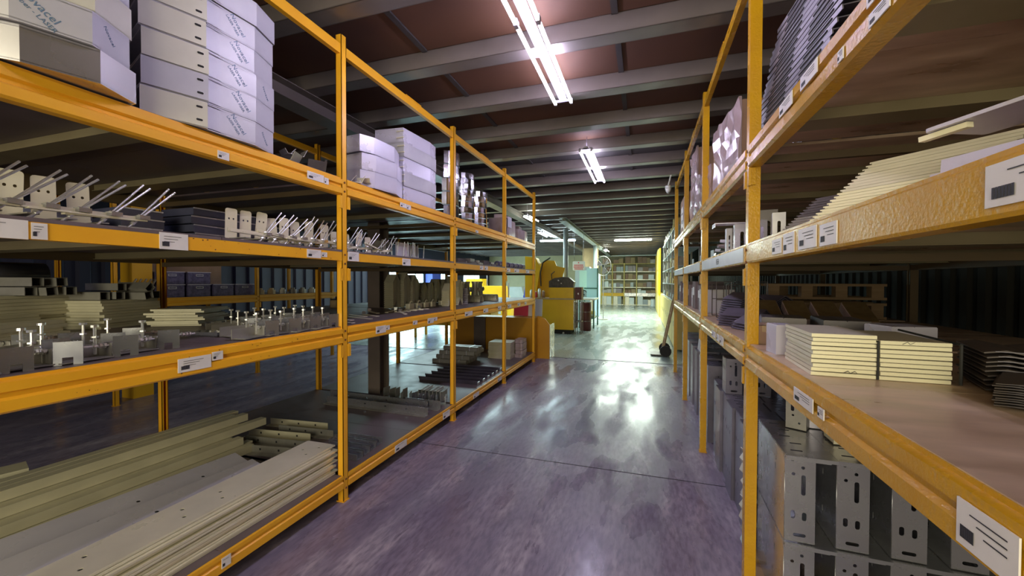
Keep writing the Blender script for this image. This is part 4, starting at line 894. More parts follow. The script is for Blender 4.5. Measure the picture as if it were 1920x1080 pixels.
for k in range(8): place(dc, f, (0.86 + random.uniform(-.006, .006), 1.13, 1.688 + 0.0205 * k), (0, 0, k), 'dark round disc, %s of the pile under the tilted plate' % nth_up(k, 8), 'dark discs under the plate')
t = thing('tilted_plate', 'blue grey plate tilted on the pile of dark discs', 'steel plate', (0.80, 1.12, 1.872), math.radians(-60)); t.rotation_euler = (0.06, -0.05, math.radians(-60))
MB().prism(rounded(0.34, 0.20, 0.012), -0.004, 0.004, 'z').build('plate_body', LILAC, t)
MB().box(-0.19, -0.10, -0.085, -0.065, -0.018, -0.006).build('bright_bar', mat('lemon_lit_cream_steel', (0.88, 0.83, 0.58)), t)
# small white boxes and posts behind the right post
def slot_channel(label, x, y, z, h, w, m, rz=0.0, top=None):
    t = thing('slotted_channel', label, 'channel piece', (x, y, z), rz)
    holed('web', [(-w / 2, 0), (w / 2, 0), (w / 2, h), (-w / 2, h)], [rounded(w * .26, h * .55, w * .12, 0, h * .45)], 0.003, m, t).matrix_local = Matrix(((1, 0, 0, 0), (0, 0, -1, 0), (0, 1, 0, 0), (0, 0, 0, 1)))
    MB().box(-w / 2, -w / 2 + 0.003, 0, 0.05, 0, h).box(w / 2 - 0.003, w / 2, 0, 0.05, 0, h).build('side_flange', m, t)
    if top: MB().box(-top, top * .7, -0.03, 0.08, h, h + 0.006).box(-top - .004, -top, -0.03, 0.08, h - 0.02, h + 0.006).build('cap_plate', m, t)
    return t
slot_channel('pinkish slotted channel carrying a flat cap plate, right second shelf', 0.60, 2.92, 1.688, 0.185, 0.085, LILAC, 0.0, 0.16)
slot_channel('narrow white channel beside the slotted one', 0.545, 3.02, 1.688, 0.17, 0.035, FILM, 0.0)
slot_channel('tall narrow white channel left of the first right post', 0.60, 2.66, 1.688, 0.26, 0.05, FILM, 0.0)
slot_channel('lilac channel standing right of the first right post', 0.575, 2.36, 1.688, 0.13, 0.06, LILAC, 0.5)
slot_channel('white short box end right of the first right post', 0.625, 2.27, 1.688, 0.15, 0.055, FILM, -0.2)
slot_channel('dark tall channel at the back right of the first right post', 0.70, 2.75, 1.688, 0.24, 0.10, DARKST, -0.1)
for k in range(4):
    t = thing('small_plate', 'small blue white plate heaped left on the right second shelf, %s of four' % nth_up(k, 4), 'steel plate', (0.56 + 0.01 * k, 3.38 - 0.03 * k, 1.688 + 0.030 * k), 0.3 * k); t.rotation_euler = (0.08 * (k % 2), 0.1, 0.3 * k)
    MB().box(-0.05, 0.05, -0.04, 0.04, 0.002, 0.008).strip([(-0.05, 0.022), (-0.05, 0.004), (0.05, 0.004)], 0.003, -0.04, 0.04, 'y').build('plate_body', FILM if k % 2 else GALV, t)
for k in range(10):
    t = thing('dark_bracket', 'dark grey standing bracket deep in the right second shelf, %s of ten' % nth_of(k, 10), 'bracket', (0.75 + 0.05 * (k % 3), 3.9 + 0.3 * k, 1.688), 0.1)
    MB().strip([(-0.05, 0.15 + 0.02 * (k % 3)), (-0.05, 0), (0.06, 0)], 0.004, -0.06, 0.06, 'y').build('bracket_body', DARKST, t)

# ------------------------------------------------------------------ right rack, third shelf
ZR = 1.198
sl = thing('packed_slat', 'x', 'steel strip')
MB().box(0, 0.168, 0, 0.30, 0, 0.0115).build('slat_body', CREAMST, sl)
MB().box(0, 0.168, -0.002, 0.0, 0.001, 0.0105).build('face_lip', mat('lemon_lit_cream_steel', (0.88, 0.83, 0.58)), sl)
snap(sl); f = [False]
for k in range(10):
    place(sl, f, (0.517 + (0.002 * (k % 3)) - (0.012 if k > 7 else 0) * 0, 1.535 + 0.004 * math.sin(k * 2), ZR + 0.0138 * k), (0, 0, -0.05 + 0.01 * math.sin(k)), 'cream steel strip, %s of the left block on the worn shelf' % nth_up(k, 10), 'cream strips, left block')
for k in range(9):
    place(sl, f, (0.692 + 0.003 * (k % 2), 1.525 + 0.004 * math.sin(k * 3), ZR + 0.0138 * k), (0, 0, -0.04 + 0.008 * math.sin(k)), 'cream steel strip, %s of the right block on the worn shelf' % nth_up(k, 9), 'cream strips, right block')
for (x, z, n_, l) in [(0.60, ZR + 0.018, 7, 'black handwritten scribble low on the left cream block'), (0.745, ZR + 0.117, 12, 'black handwritten scribble along the top of the right cream block')]:
    o = MB().tube([(0.006 * i, 0, 0.0035 * ((i * 7) % 3 - 1)) for i in range(n_)], 0.0009, 4).build('handwriting', BLACKINK); o.location = (x, 1.5262 - (x - 0.517) * 0.05 if x < .69 else 1.5195 - (x - 0.692) * 0.04, z)
    tag(o, l, 'handwriting')
o = MB().tube([(0.686, 1.518, ZR + 0.002), (0.686, 1.518, ZR + 0.118)], 0.003, 6).tube([(0.686, 1.518, ZR + 0.118), (0.686, 1.80, ZR + 0.13)], 0.003, 6).build('black_cord', BLACKR)
tag(o, 'black cord running down between the two cream strip blocks', 'cord')
o = MB().tube([(0.872, 1.50, ZR + 0.004), (0.872, 1.50, ZR + 0.12)], 0.004, 6).tube([(0.872, 1.50, ZR + 0.12), (0.872, 1.80, ZR + 0.13)], 0.004, 6).build('black_cord', BLACKR)
tag(o, 'black cord at the right end of the right cream block', 'cord')
BROWNST = mat('brown_black_steel', (0.085, 0.065, 0.055), (0.055, 0.042, 0.038), rough=0.6, nscale=9)
wz = thing('zigzag_strip', 'x', 'folded strip')
MB().strip([(0, 0.0), (0.04, 0.008), (0.10, -0.004), (0.16, 0.008), (0.26, 0.0)], 0.004, 0, 0.26, 'y').build('strip_body', BROWNST, wz)
MB().box(0.02, 0.10, -0.001, 0.0, 0.0065, 0.0085).build('bright_edge', DARKZ, wz)
snap(wz); f = [False]
for k in range(9): place(wz, f, (0.890 + .004 * (k % 2), 1.44 + 0.004 * (k % 3), ZR + 0.006 + 0.0125 * k), (0, 0, -0.32), 'dark zigzag strip, %s of the pile right of the cream blocks' % nth_up(k, 9), 'dark zigzag strips, left pile')
for k in range(13): place(wz, f, (1.06 + .004 * (k % 2), 1.34 + 0.004 * (k % 3), ZR + 0.006 + 0.0125 * k), (0, 0, -0.55), 'dark zigzag strip, %s of the tall pile near the right picture edge' % nth_up(k, 13), 'dark zigzag strips, tall pile')
for k in range(10): place(wz, f, (0.80 + .003 * (k % 2), 1.27 + 0.003 * (k % 3), ZR + 0.006 + 0.0115 * k * (0.5)), (0, 0, -0.62), 'dark zigzag strip, %s of the low pile at the shelf front' % nth_up(k, 10), 'dark zigzag strips, low front pile', scale=(1, 1, .5))
# cartons and dark boxes
carton('small_carton', 'small dark box with white label just right of the first right post', (0.60, 2.30, ZR), -0.35, 0.11, 0.20, 0.085, CARD, True)
carton('small_carton', 'dark brown box crumpled behind the white labelled box', (0.70, 2.15, ZR), -0.3, 0.12, 0.16, 0.09, MAROON, False)
carton('open_tray_box', 'black open edged box behind the labelled box', (0.74, 2.62, ZR), -0.2, 0.20, 0.26, 0.105, DARKST, False, tape=False)
carton('open_tray_box', 'second black box right of the first black box', (0.93, 2.42, ZR), -0.15, 0.18, 0.30, 0.115, DARKST, False, tape=False)
carton('small_carton', 'violet grey strip pack standing left of the cream block', (0.555, 1.97, ZR), 0.1, 0.075, 0.10, 0.12, LILAC, False, tape=False)
carton('small_carton', 'pale blue box with printed face behind the cream blocks', (0.98, 2.02, ZR), 0.2, 0.16, 0.14, 0.125, LILAC, True, tape=False)
for k in range(4):
    t = thing('foil_pack', 'golden brown foil pack leaning back, %s of four behind the first right post' % nth_of(k, 4, 'leftmost', 'rightmost'), 'pack', (0.80 + 0.15 * k, 3.02 - 0.04 * k, ZR + 0.012), 0.25); t.rotation_euler = (0.55, 0, 0.0)
    MB().prism(rounded(0.13, 0.22, 0.02, 0, 0.12), 0, 0.05, 'z').build('body', WRAP, t)
    MB().box(-0.06, 0.06, 0.02, 0.22, 0.05, 0.056).build('front_panel', mat('gold_brown_foil', (0.34, 0.25, 0.12), (0.22, 0.15, 0.07), metal=0.6, rough=0.3, nscale=18, bump=0.8, bscale=22), t)
# wooden pallets deep in the shelf
for k in range(2):
    t = thing('wooden_pallet', 'dim wooden pallet deep behind the first right post, %s' % ['lower', 'upper'][k], 'pallet', (1.42, 4.30, ZR + 0.155 * k))
    bd = MB().box(-0.42, 0.42, -0.04, 0.04, 0, 0.02).build('plank', WOOD, t)
    bl = MB().box(-0.04, 0.04, -0.04, 0.04, 0.02, 0.11).build('block', WOOD, t)
    firstp = True
    for j in range(4):
        for zz in (0.0, 0.11):
            if firstp: bd.location = (0, -0.3, 0); firstp = False
            else: dup(bd, (0, -0.3 + 0.2 * j, zz))
    bl.location = (-0.36, -0.3, 0)
    for j in range(1, 8): dup(bl, (-0.36 + 0.24 * (j % 4), -0.3 + 0.6 * (j // 4), 0))
# bay 1: V angle stacks leaning
vd = vangle(mat('violet_dark_steel', (0.16, 0.14, 0.19), (0.09, 0.08, 0.11), metal=0.5, rough=0.4, nscale=6), 0.16, 0.26, 0.05); f = [False]
for c, (x, y, n) in enumerate([(0.66, 3.36, 11), (0.86, 3.36, 10), (0.64, 3.05, 5), (0.66, 2.82, 3)]):
    for k in range(n):
        place(vd, f, (x + 0.004 * k, y, ZR + 0.001 + 0.0165 * k), (math.pi if False else 0, 0, 1.9 if c != 2 else 2.4), 'violet black V angle, %s of the %s stack left of the first right post' % (nth_up(k, n), ['tall near', 'tall far', 'middle', 'lowest front'][c]), 'violet black V angles, %s stack' % ['tall near', 'tall far', 'middle', 'lowest front'][c])
for k in range(8):
    t = thing('wire_frame', 'dark wire frame rack piece standing behind the V angles, %s of eight' % nth_of(k, 8), 'wire frame', (0.64 + 0.10 * (k % 4), 3.75 + 0.22 * (k // 4) + 0.05 * (k % 4), ZR), 0.2)
    MB().tube([(-0.06, 0, 0.003), (-0.06, 0, 0.30 - 0.02 * (k % 3)), (0.06, 0, 0.30 - 0.02 * (k % 3)), (0.06, 0, 0.003), (-0.06, 0, 0.003)], 0.004, 5).tube([(-0.06, 0, 0.15), (0.06, 0, 0.15)], 0.0035, 5).box(-0.03, 0.03, -0.03, 0.03, 0, 0.004).build('wire', DARKST, t)
for k in range(10):
    sh = 0.22 + 0.04 * (k % 3)
    t = thing('ribbed_pack', 'tall violet brown ribbed pack on the right third shelf, %s of ten towards the rear' % nth_of(k, 10), 'pack', (0.68 + 0.02 * (k % 2), 4.35 + 0.29 * k, ZR))
    MB().box(-0.14, 0.14, -0.11, 0.11, 0, sh).box(-0.145, 0.145, -0.09, -0.07, 0, sh + .004).box(-0.145, 0.145, 0.0, 0.02, 0, sh + .004).box(-0.145, 0.145, 0.08, 0.10, 0, sh + .004).build('body', mat('violet_brown', (0.16, 0.11, 0.14), (0.10, 0.07, 0.09), rough=0.4, nscale=9) if k % 3 else FILM, t)
    MB().box(-0.148, -0.145, -0.06, 0.05, sh * .5, sh * .8).build('paper_label', PAPER, t)

# ------------------------------------------------------------------ right rack, floor level: galvanised channels
def wall_bracket(W, D, H, m):
    t = thing('galvanised_channel', 'x', 'channel bracket')
    hs = [rounded(0.011, 0.011, 0.0052, -0.028, H * .94), rounded(0.013, 0.013, 0.006, 0.010, H * .86), rounded(0.013, 0.013, 0.006, -0.024, H * .78), rounded(0.016, 0.085, 0.0075, 0.012, H * .66),
          rounded(0.016, 0.035, 0.0075, -0.024, H * .31), rounded(0.016, 0.035, 0.0075, 0.016, H * .30), rounded(0.045, 0.014, 0.0065, 0.0, H * .08)]
    holed('web', [(-W / 2, 0), (W / 2, 0), (W / 2, H), (-W / 2, H)], hs, 0.003, m, t).matrix_local = Matrix(((1, 0, 0, 0), (0, 0, -1, 0), (0, 1, 0, 0), (0, 0, 0, 1)))
    holed('side_flange', [(0, 0), (D, 0), (D, H - .006), (0, H - .006)], [rounded(0.012, 0.03, 0.0055, D * q, H * z) for q in (.3, .6, .85) for z in (.25, .7)], 0.003, m, t).matrix_local = Matrix(((0, 0, 1, -W / 2), (1, 0, 0, 0), (0, 1, 0, 0), (0, 0, 0, 1)))
    MB().box(W / 2 - 0.003, W / 2, 0.003, D, 0, H - .006).build('inner_flange', m, t)
    MB().box(-W / 2 - 0.001, W / 2 + 0.072, -0.016, D, H - 0.003, H).box(-W / 2 - 0.001, W / 2 + 0.072, -0.018, -0.015, H - 0.014, H).box(-W / 2, W / 2 + 0.05, -0.012, -0.009, H - 0.020, H - 0.009).build('top_flange', m, t)
    mb = MB()
    for i in range(5): mb.box(-W * .2 + .02 * (i % 2), W * .2 + .02 * (i % 2), D * (.1 + .19 * i), D * (.1 + .19 * i) + 0.008, H, H + 0.0008)
    mb.build('top_slot', SLOT, t)
    return snap(t)
wb2 = wall_bracket(0.108, 0.46, 0.365, GALV); f = [False]
Zt = [0.042, 0.412]
pal = thing('low_skid', 'low wooden skid under the nearest galvanised channels', 'skid', (0.95, 2.15, 0))
for j in range(4): MB().box(-0.42, 0.55, -0.22 + 0.15 * j, -0.13 + 0.15 * j, 0.02, 0.04).build('plank', WOOD, pal)
for j in range(2): MB().box(-0.40 + 0.8 * j, -0.33 + 0.8 * j, -0.22, 0.32, 0, 0.02).build('runner', WOOD, pal)
for lv in range(2):
    for k in range(5):
        place(wb2, f, (0.625 + 0.182 * k, 1.95 - 0.0 * k, Zt[lv]), (0, 0, -0.03), 'bright galvanised channel with slots, %s of the %s tier by the first right post' % (nth_of(k, 5, 'leftmost', 'rightmost'), ['lower', 'upper'][lv]), 'galvanised channels, %s tier' % ['lower', 'upper'][lv])
for k, (x, y, rz) in enumerate([(0.71, 2.28, -.5), (0.845, 2.12, .0), (0.79, 2.32, -.1)]):
    t = thing('small_bracket', 'small %s slotted bracket standing on the channels, %s of three' % (['grey', 'cream', 'violet'][k], ['left', 'right front', 'middle'][k]), 'bracket', (x, y, 0.782), rz)
    holed('web', [(-0.042, 0), (0.042, 0), (0.042, 0.26), (-0.042, 0.26)], [rounded(0.014, 0.13, 0.0065, -0.014, 0.15), rounded(0.010, 0.010, 0.0048, 0.014, 0.115), rounded(0.010, 0.010, 0.0048, -0.012, 0.065), rounded(0.010, 0.010, 0.0048, 0.014, 0.03)], 0.003, [GALVD, CREAMST, LILAC][k], t).matrix_local = Matrix(((1, 0, 0, 0), (0, 0, -1, 0), (0, 1, 0, 0), (0, 0, 0, 1)))
    MB().box(-0.042, -0.039, 0, 0.10, 0, 0.26).box(0.039, 0.042, 0, 0.10, 0, 0.26).build('side_flange', [GALVD, CREAMST, LILAC][k], t)
    MB().box(-0.042, 0.042, 0.003, 0.10, 0, 0.003).build('foot', [GALVD, CREAMST, LILAC][k], t)
# next bays: violet grey channel rows stepping back
VG = mat('violet_grey_zinc', (0.30, 0.28, 0.36), (0.20, 0.19, 0.25), metal=0.7, rough=0.36, nscale=6)
wb3 = wall_bracket(0.150, 0.20, 0.640, VG); f = [False]
for r in range(6):
    for c in range(3):
        place(wb3, f, (0.655 + 0.235 * c + 0.02 * (r % 2), 2.62 + 0.22 * r, 0.0), (0, 0, 0), 'violet grey tall channel, row %s, %s, behind the first right post' % (ORD[r + 1] + ' from the camera', ['left', 'middle', 'right'][c]), 'violet grey tall channels')
wb4 = wall_bracket(0.110, 0.14, 0.27, VG); f = [False]
for c in range(4):
    place(wb4, f, (0.66 + 0.19 * c, 3.42, 0.642), (0, 0, 0), 'violet slotted channel standing on the tall ones, %s of four' % nth_of(c, 4, 'leftmost', 'rightmost'), 'violet channels on top')
wb5 = wall_bracket(0.150, 0.22, 0.72, VG); f = [False]
for r in range(7):
    for c in range(2):
        place(wb5, f, (0.65 + 0.24 * c, 4.10 + 0.40 * r, 0.0), (0, 0, 0), 'dark violet channel in the rear right bays, %s from the camera, %s one' % (nth_of(r, 7), ['aisle side', 'wall side'][c]), 'dark violet channels, rear bays')
for k in range(4):
    t = thing('crumpled_strip', 'crumpled pale foil strip low beside the first right post, %s of four' % nth_up(k, 4), 'foil strip', (0.575, 2.53, 0.02 + 0.135 * k), 0.2 * (k % 2))
    MB().strip([(-0.035, 0.0), (-0.02, 0.04), (-0.035, 0.07), (-0.015, 0.10), (-0.03, 0.13)], 0.004, -0.05, 0.05, 'y').box(-0.03, 0.03, -0.05, 0.05, -0.002, 0.004).build('strip_body', FILMC if k else GALV, t)
for k in range(3):
    o = MB().box(-0.004, 0.004, -0.06, 0.06, 0.0, 0.20).box(-0.004, 0.02, -0.06, 0.06, 0, 0.004).build('white_card', FILM); o.location = (0.60, 4.75 + 0.13 * k, 0.722); o.rotation_euler = (0, 0.12, 0)
    tag(o, 'white card strip standing on the dark channels, %s of three' % nth_of(k, 3), 'card', 'white card strips')

# ------------------------------------------------------------------ second row items behind the left rack
cr = thing('folding_crate', 'x', 'crate')
MB().strip([(-0.15, 0.0), (0.15, 0.0), (0.15, 0.30), (-0.15, 0.30), (-0.15, 0.0)], 0.01, 0, 0.17, 'z').box(-0.15, 0.15, 0, 0.30, 0, 0.008).build('crate_body', mat('violet_black', (0.05, 0.045, 0.10)), cr)
MB().box(0.1495, 0.158, 0.10, 0.20, 0.11, 0.118).box(0.1495, 0.158, 0.10, 0.20, 0.135, 0.143).box(0.1495, 0.158, 0.10, 0.108, 0.11, 0.143).box(0.1495, 0.158, 0.192, 0.20, 0.11, 0.143).build('handle', FILM, cr)
MB().box(0.1495, 0.156, -0.01, 0.31, 0.164, 0.172).build('rim', LILAC, cr)
snap(cr); f = [False]
for k, (y, z) in enumerate([(3.62, 1.273), (3.62, 1.447), (3.97, 1.273), (3.97, 1.447), (4.32, 1.273), (4.66, 1.273)]):
    place(cr, f, (-6.2, y - 0.06, z), (0, 0, 0), 'violet black plastic crate on the rear rack, %s' % ['left, lower', 'left, upper', 'second from left, lower', 'second from left, upper', 'third from left', 'rightmost'][k], 'plastic crates on the rear rack')
for k in range(5):
    o = MB().box(-0.16, 0.16, -0.004, 0.004, 0, 0.28).box(-0.16, 0.16, -0.004, 0.02, 0, 0.004).build('leaning_sheet', GALVD); o.location = (-6.25, 3.20 + 0.055 * k, 1.274); o.rotation_euler = (-0.5, 0, 0)
    tag(o, 'grey sheet leaning left of the crates on the rear rack, %s of five' % nth_of(k, 5, 'leftmost', 'rightmost'), 'sheet', 'leaning sheets by the crates')
o = MB().box(-0.01, 0.01, -0.62, 0.62, 0, 0.75).box(-0.012, 0.03, -0.62, 0.62, 0, 0.02).build('cardboard_panel', CARD); o.location = (-6.75, 4.25, 1.273); tag(o, 'brown cardboard panel standing behind the crates', 'panel')
for k in range(6):
    t = thing('small_bag', 'small light parcel on the rear rack, %s of six' % nth_of(k, 6, 'leftmost', 'rightmost'), 'parcel', (-6.1, 5.05 + 0.22 * k, 1.273), 0.4 * k)
    MB().prism(rounded(0.10, 0.12, 0.03), 0, 0.07, 'z').prism(rounded(0.06, 0.07, 0.02), 0.07, 0.10, 'z').build('wrapping', CARDL if k < 2 else GALVD, t)
# navy containers behind
corr = corrugated('wall_container', -8.0, 2.0, 11.2, 0, 2.6, NAVY, 0.3, 0.04, 1); corr['label'] = 'navy corrugated partition behind the second row of racks'
corr.name = 'wall_partition'
for k, (x, y, l) in enumerate([(-5.2, 9.6, 'yellow work bench cabinet seen under the left rack'), (-4.6, 10.6, 'second yellow bench cabinet farther back')]):
    t = thing('bench_cabinet', l, 'cabinet', (x, y, 0))
    MB().box(-0.6, 0.6, -0.3, 0.3, 0.35, 0.95).build('body', YELLOW, t); MB().box(-0.65, 0.65, -0.34, 0.34, 0.95, 1.0).build('worktop', GALVD, t)
    for sx in (-1, 1):
        for sy in (-1, 1): MB().box(sx * .57 - .025, sx * .57 + .025, sy * .27 - .025, sy * .27 + .025, 0.0045, 0.35).build('leg', YELLOW, t)
    for sx in (-1, 1): MB().box(sx * .3 - .27, sx * .3 + .27, -0.308, -0.3, 0.38, 0.92).build('door', YELLOW, t)
t = thing('paint_can', 'small tan pot with black lid beside the column on the third shelf', 'can', (-3.38, 3.75, 1.193))
MB().cyl((0, 0, 0), (0, 0, 0.085), 0.055, 14).build('pot', CARDL, t, smooth=True); MB().cyl((0, 0, 0.085), (0, 0, 0.10), 0.05, 14).cyl((0.03, 0, 0.10), (0.03, 0, 0.125), 0.02, 10).build('lid', BLACKR, t)

# ------------------------------------------------------------------ orange low machine guard at the rack end
OB = mat('deep_orange_sheet', (0.55, 0.27, 0.005), (0.46, 0.21, 0.005), rough=0.38, nscale=2)
t = thing('machine_guard', 'deep orange low sheet guard standing at the end of the left rack', 'machine guard', (-2.85, 7.45, 0))
MB().prism([(-0.85, 0.0), (0.88, 0.0), (0.88, 0.80), (-0.85, 0.80)], -0.12, -0.11, 'y').build('front_sheet', OB, t)
MB().prism([(-0.12, 0.0), (0.28, 0.0), (0.28, 0.66), (0.18, 0.80), (-0.12, 0.80)], 0.88, 0.89, 'x').build('side_sheet', OB, t)
MB().prism([(0.89, 0.0), (1.13, 0.0), (1.13, 0.66), (1.04, 0.78), (0.89, 0.83)], 0.10, 0.11, 'y').build('end_sheet', OB, t)
MB().prism([(0.10, 0.0), (0.50, 0.0), (0.50, 0.66), (0.10, 0.66)], 1.13, 1.14, 'x').build('grey_side', GALV, t)
MB().box(-0.85, 0.88, -0.11, 0.28, 0.79, 0.80).build('top_sheet', OB, t)
for q in (-0.3, 0.3): MB().box(q - .01, q + .01, -0.125, -0.12, 0.0, 0.8).build('rib', OB, t)
MB().box(-0.34, -0.10, -0.16, -0.13, 0.0, 0.8).build('grey_channel', COLGREY, t)

# ------------------------------------------------------------------ yellow machine cabinet
t = thing('yellow_machine', 'bright yellow machine cabinet with raised front box at the aisle corner', 'machine', (-2.45, 11.2, 0))
MB().prism([(-0.85, 0.13), (0.58, 0.13), (0.58, 0.98), (-0.85, 0.98)], 0, 0.75, 'y').build('body', YELLOW, t)
MB().box(-0.86, 0.60, -0.02, 0.78, 0.98, 1.02).build('worktop', CARDL, t)
MB().box(-0.11, 0.58, 0.0, 0.30, 1.02, 1.32).build('raised_box', YELLOW, t)
MB().box(0.58, 0.60, 0.03, 0.72, 0.16, 0.95).build('side_panel', GALV, t)
MB().box(-0.8, 0.5, 0.05, 0.7, 0.0045, 0.13).build('plinth', BLACKR, t)
MB().cyl((0.30, -0.01, 0.0345), (0.30, 0.02, 0.0345), 0.03, 10).build('foot', GALV, t)
MB().prism([(-0.95, 1.02), (0.0, 1.02), (0.06, 1.45), (0.20, 1.90), (-0.06, 1.96), (-0.12, 2.12), (-0.40, 2.14), (-0.60, 2.0), (-0.95, 2.05)], 0.74, 0.78, 'y').build('hood', YELLOW, t)
MB().prism([(-0.95, 1.02), (-0.62, 1.02), (-0.48, 1.9), (-0.62, 2.2), (-0.95, 2.25)], 0.40, 0.74, 'y').build('side_cover', YELLOW, t)
MB().tube([(-0.45, 0.38, 1.35), (-0.47, 0.38, 1.75), (-0.40, 0.38, 2.05), (-0.2, 0.5, 2.2)], 0.02, 6).build('hose', BLACKR, t)
t = thing('engine_block', 'oily black engine block lying on the raised yellow box', 'engine', (-2.22, 11.36, 1.322))
MB().prism([(-0.36, 0.0), (0.33, 0.0), (0.36, 0.16), (0.22, 0.28), (0.05, 0.30), (-0.20, 0.27), (-0.36, 0.18)], -0.13, 0.13, 'y').cyl((-0.2, -0.15, 0.15), (-0.2, 0.15, 0.15), 0.10, 12).cyl((0.15, -0.16, 0.14), (0.15, 0.15, 0.14), 0.08, 12).build('casting', ENGINE, t)
MB().cyl((-0.08, -0.165, 0.2), (-0.08, -0.13, 0.2), 0.02, 8).cyl((0.0, -0.15, 0.12), (0.0, -0.13, 0.12), 0.014, 8).build('bright_bolt', ZINC, t)
MB().tube([(-0.3, 0, 0.22), (-0.32, 0, 0.38), (-0.22, 0, 0.46)], 0.012, 6).build('pipe', BLACKR, t)
for k, (x, m, h) in enumerate([(-3.12, GREENST, .20), (-3.00, REDINK, .16), (-2.88, WHITEP, .24), (-2.76, CARD, .18)]):
    t = thing('spray_can', ['green', 'red', 'white', 'brown'][k] + ' can standing on the yellow machine worktop', 'can', (x, 11.32, 1.021))
    MB().cyl((0, 0, 0), (0, 0, h), 0.045, 12).build('can_body', m, t, smooth=True); MB().cyl((0, 0, h), (0, 0, h + 0.03), 0.03, 10).build('cap', WHITEP, t)
t = thing('maroon_motor_box', 'maroon box right of the raised yellow box', 'machine box', (-1.76, 11.45, 0)); t.scale = (0.6, 1, 1)
MB().box(-0.13, 0.17, -0.15, 0.2, 0.98, 1.33).build('body', MAROON, t); MB().cyl((0.02, -0.165, 1.15), (0.02, -0.15, 1.15), 0.03, 10).build('knob', GALV, t)
for sx in (-0.11, 0.15):
    for sy in (-0.13, 0.18): MB().box(sx - .015, sx + .015, sy - .015, sy + .015, 0.0045, 0.98).build('leg', COLGREY, t)
MB().box(-0.13, 0.17, -0.15, 0.2, 0.35, 0.37).build('lower_shelf', COLGREY, t)
t = thing('oil_drum', 'dark brown drum under the white table', 'drum', (-1.68, 12.3, 0.0045)); t.scale = (0.6, 0.6, 1)
MB().cyl((0, 0, 0), (0, 0, 0.85), 0.28, 18).build('drum_body', MAROON, t, smooth=True); MB().cyl((0, 0, 0.28), (0, 0, 0.30), 0.29, 18).cyl((0, 0, 0.56), (0, 0, 0.58), 0.29, 18).cyl((0, 0, 0.84), (0, 0, 0.87), 0.29, 18).build('hoop', DARKST, t)
t = thing('press_machine', 'light grey press with pale green panel behind the engine block', 'machine', (-2.06, 14.4, 0)); t.scale = (0.72, 1, 1)
MB().box(-0.35, 0.35, 0, 0.5, 0.0045, 1.0).prism([(-0.40, 1.0), (0.42, 1.0), (0.42, 1.85), (0.30, 2.02), (-0.25, 2.02), (-0.40, 1.85)], 0, 0.5, 'y').build('body', LGREY, t)
MB().box(-0.18, 0.22, -0.02, 0.0, 1.20, 1.88).build('panel', mat('pale_green_panel', (0.45, 0.60, 0.50), rough=0.5), t)
MB().tube([(0.05 + 0.18 * math.cos(a), -0.12, 1.02 + 0.16 * math.sin(a)) for a in [k * math.pi / 8 for k in range(17)]], 0.018, 6).cyl((0.05, -0.12, 0.86), (0.05, -0.12, 1.18), 0.014, 6).cyl((0.05, -0.12, 1.02), (0.05, 0.0, 1.02), 0.03, 8).build('hand_wheel', BLACKR, t)
t = thing('cyan_tank', 'pale cyan plastic tank between engine block and grey press', 'tank', (-2.42, 13.2, 0.0045)); t.scale = (0.75, 1, 1)
MB().box(-0.22, 0.22, -0.15, 0.2, 0, 1.5).build('tank_body', mat('pale_cyan_plastic', (0.45, 0.70, 0.72), rough=0.4), t); MB().cyl((0, 0, 1.5), (0, 0, 1.56), 0.06, 10).build('cap', WHITEP, t)
t = thing('work_table', 'white topped work table with dark green legs beside the aisle', 'table', (-1.735, 13.2, 0)); t.scale = (0.68, 1, 1)
MB().box(-0.35, 0.40, -0.4, 0.8, 0.90, 0.95).build('tabletop', WHITEP, t)
for sx in (-0.3, 0.35):
    for sy in (-0.36, 0.76): MB().box(sx - .03, sx + .03, sy - .03, sy + .03, 0.0045, 0.90).build('leg', GREENP, t)
MB().box(-0.3, 0.36, -0.36, 0.76, 0.30, 0.33).build('lower_shelf', GREENP, t)
MB().box(0.32, 0.38, 0.70, 0.76, 0.95, 1.95).box(-0.33, 0.38, 0.72, 0.75, 1.24, 1.28).build('upright', GREENP, t)
MB().box(-0.2, 0.32, 0.74, 0.76, 0.95, 1.95).build('back_sheet', mat('pale_cyan_plastic', (0.45, 0.70, 0.72)), t)
for k in range(3):
    t = thing('small_part_bin', 'pale parts bin on the lower shelf of the white table, %s' % ['left', 'middle', 'right'][k], 'bin', (-1.86 + 0.14 * k, 13.1 + .1 * k, 0.331))
    MB().box(-0.06, 0.06, -0.1, 0.1, 0, 0.14 + .03 * k).build('bin_body', [CREAMST, WHITEP, PALEY][k], t); MB().box(-0.062, 0.062, -0.11, -0.10, 0.02, 0.1).build('bin_front', WHITEP, t)
t = thing('warning_sign', 'white sign with red lettering hanging above the grey press', 'sign', (-2.0, 13.0, 1.85))
MB().prism(rounded(0.40, 0.30, 0.04, 0, 0.15), -0.01, 0.01, 'y').build('board', WHITEP, t)
mb = MB()
for r_, (z, w0) in enumerate([(0.25, 0.05), (0.17, 0.30), (0.11, 0.32), (0.05, 0.28)]):
    nn = 1 if r_ == 0 else 7
    for i in range(nn): mb.box(-w0 / 2 + w0 * i / nn, -w0 / 2 + w0 * (i + 0.7) / nn, -0.0125, -0.01, z - 0.02, z + 0.02)
mb.build('lettering', REDINK, t)
MB().cyl((-0.15, 0, 0.30), (-0.15, 0, 1.482), 0.006, 6).cyl((0.15, 0, 0.30), (0.15, 0, 1.482), 0.006, 6).build('hanger', GALV, t)
t = thing('standing_fan', 'large grey wire fan on a pole by the second round column', 'fan', (-1.50, 15.9, 0)); t.scale = (0.74, 0.8, 0.945)
ring_ = [(0.40 * math.cos(a), 0, 2.22 + 0.40 * math.sin(a)) for a in [k * math.pi / 10 for k in range(21)]]
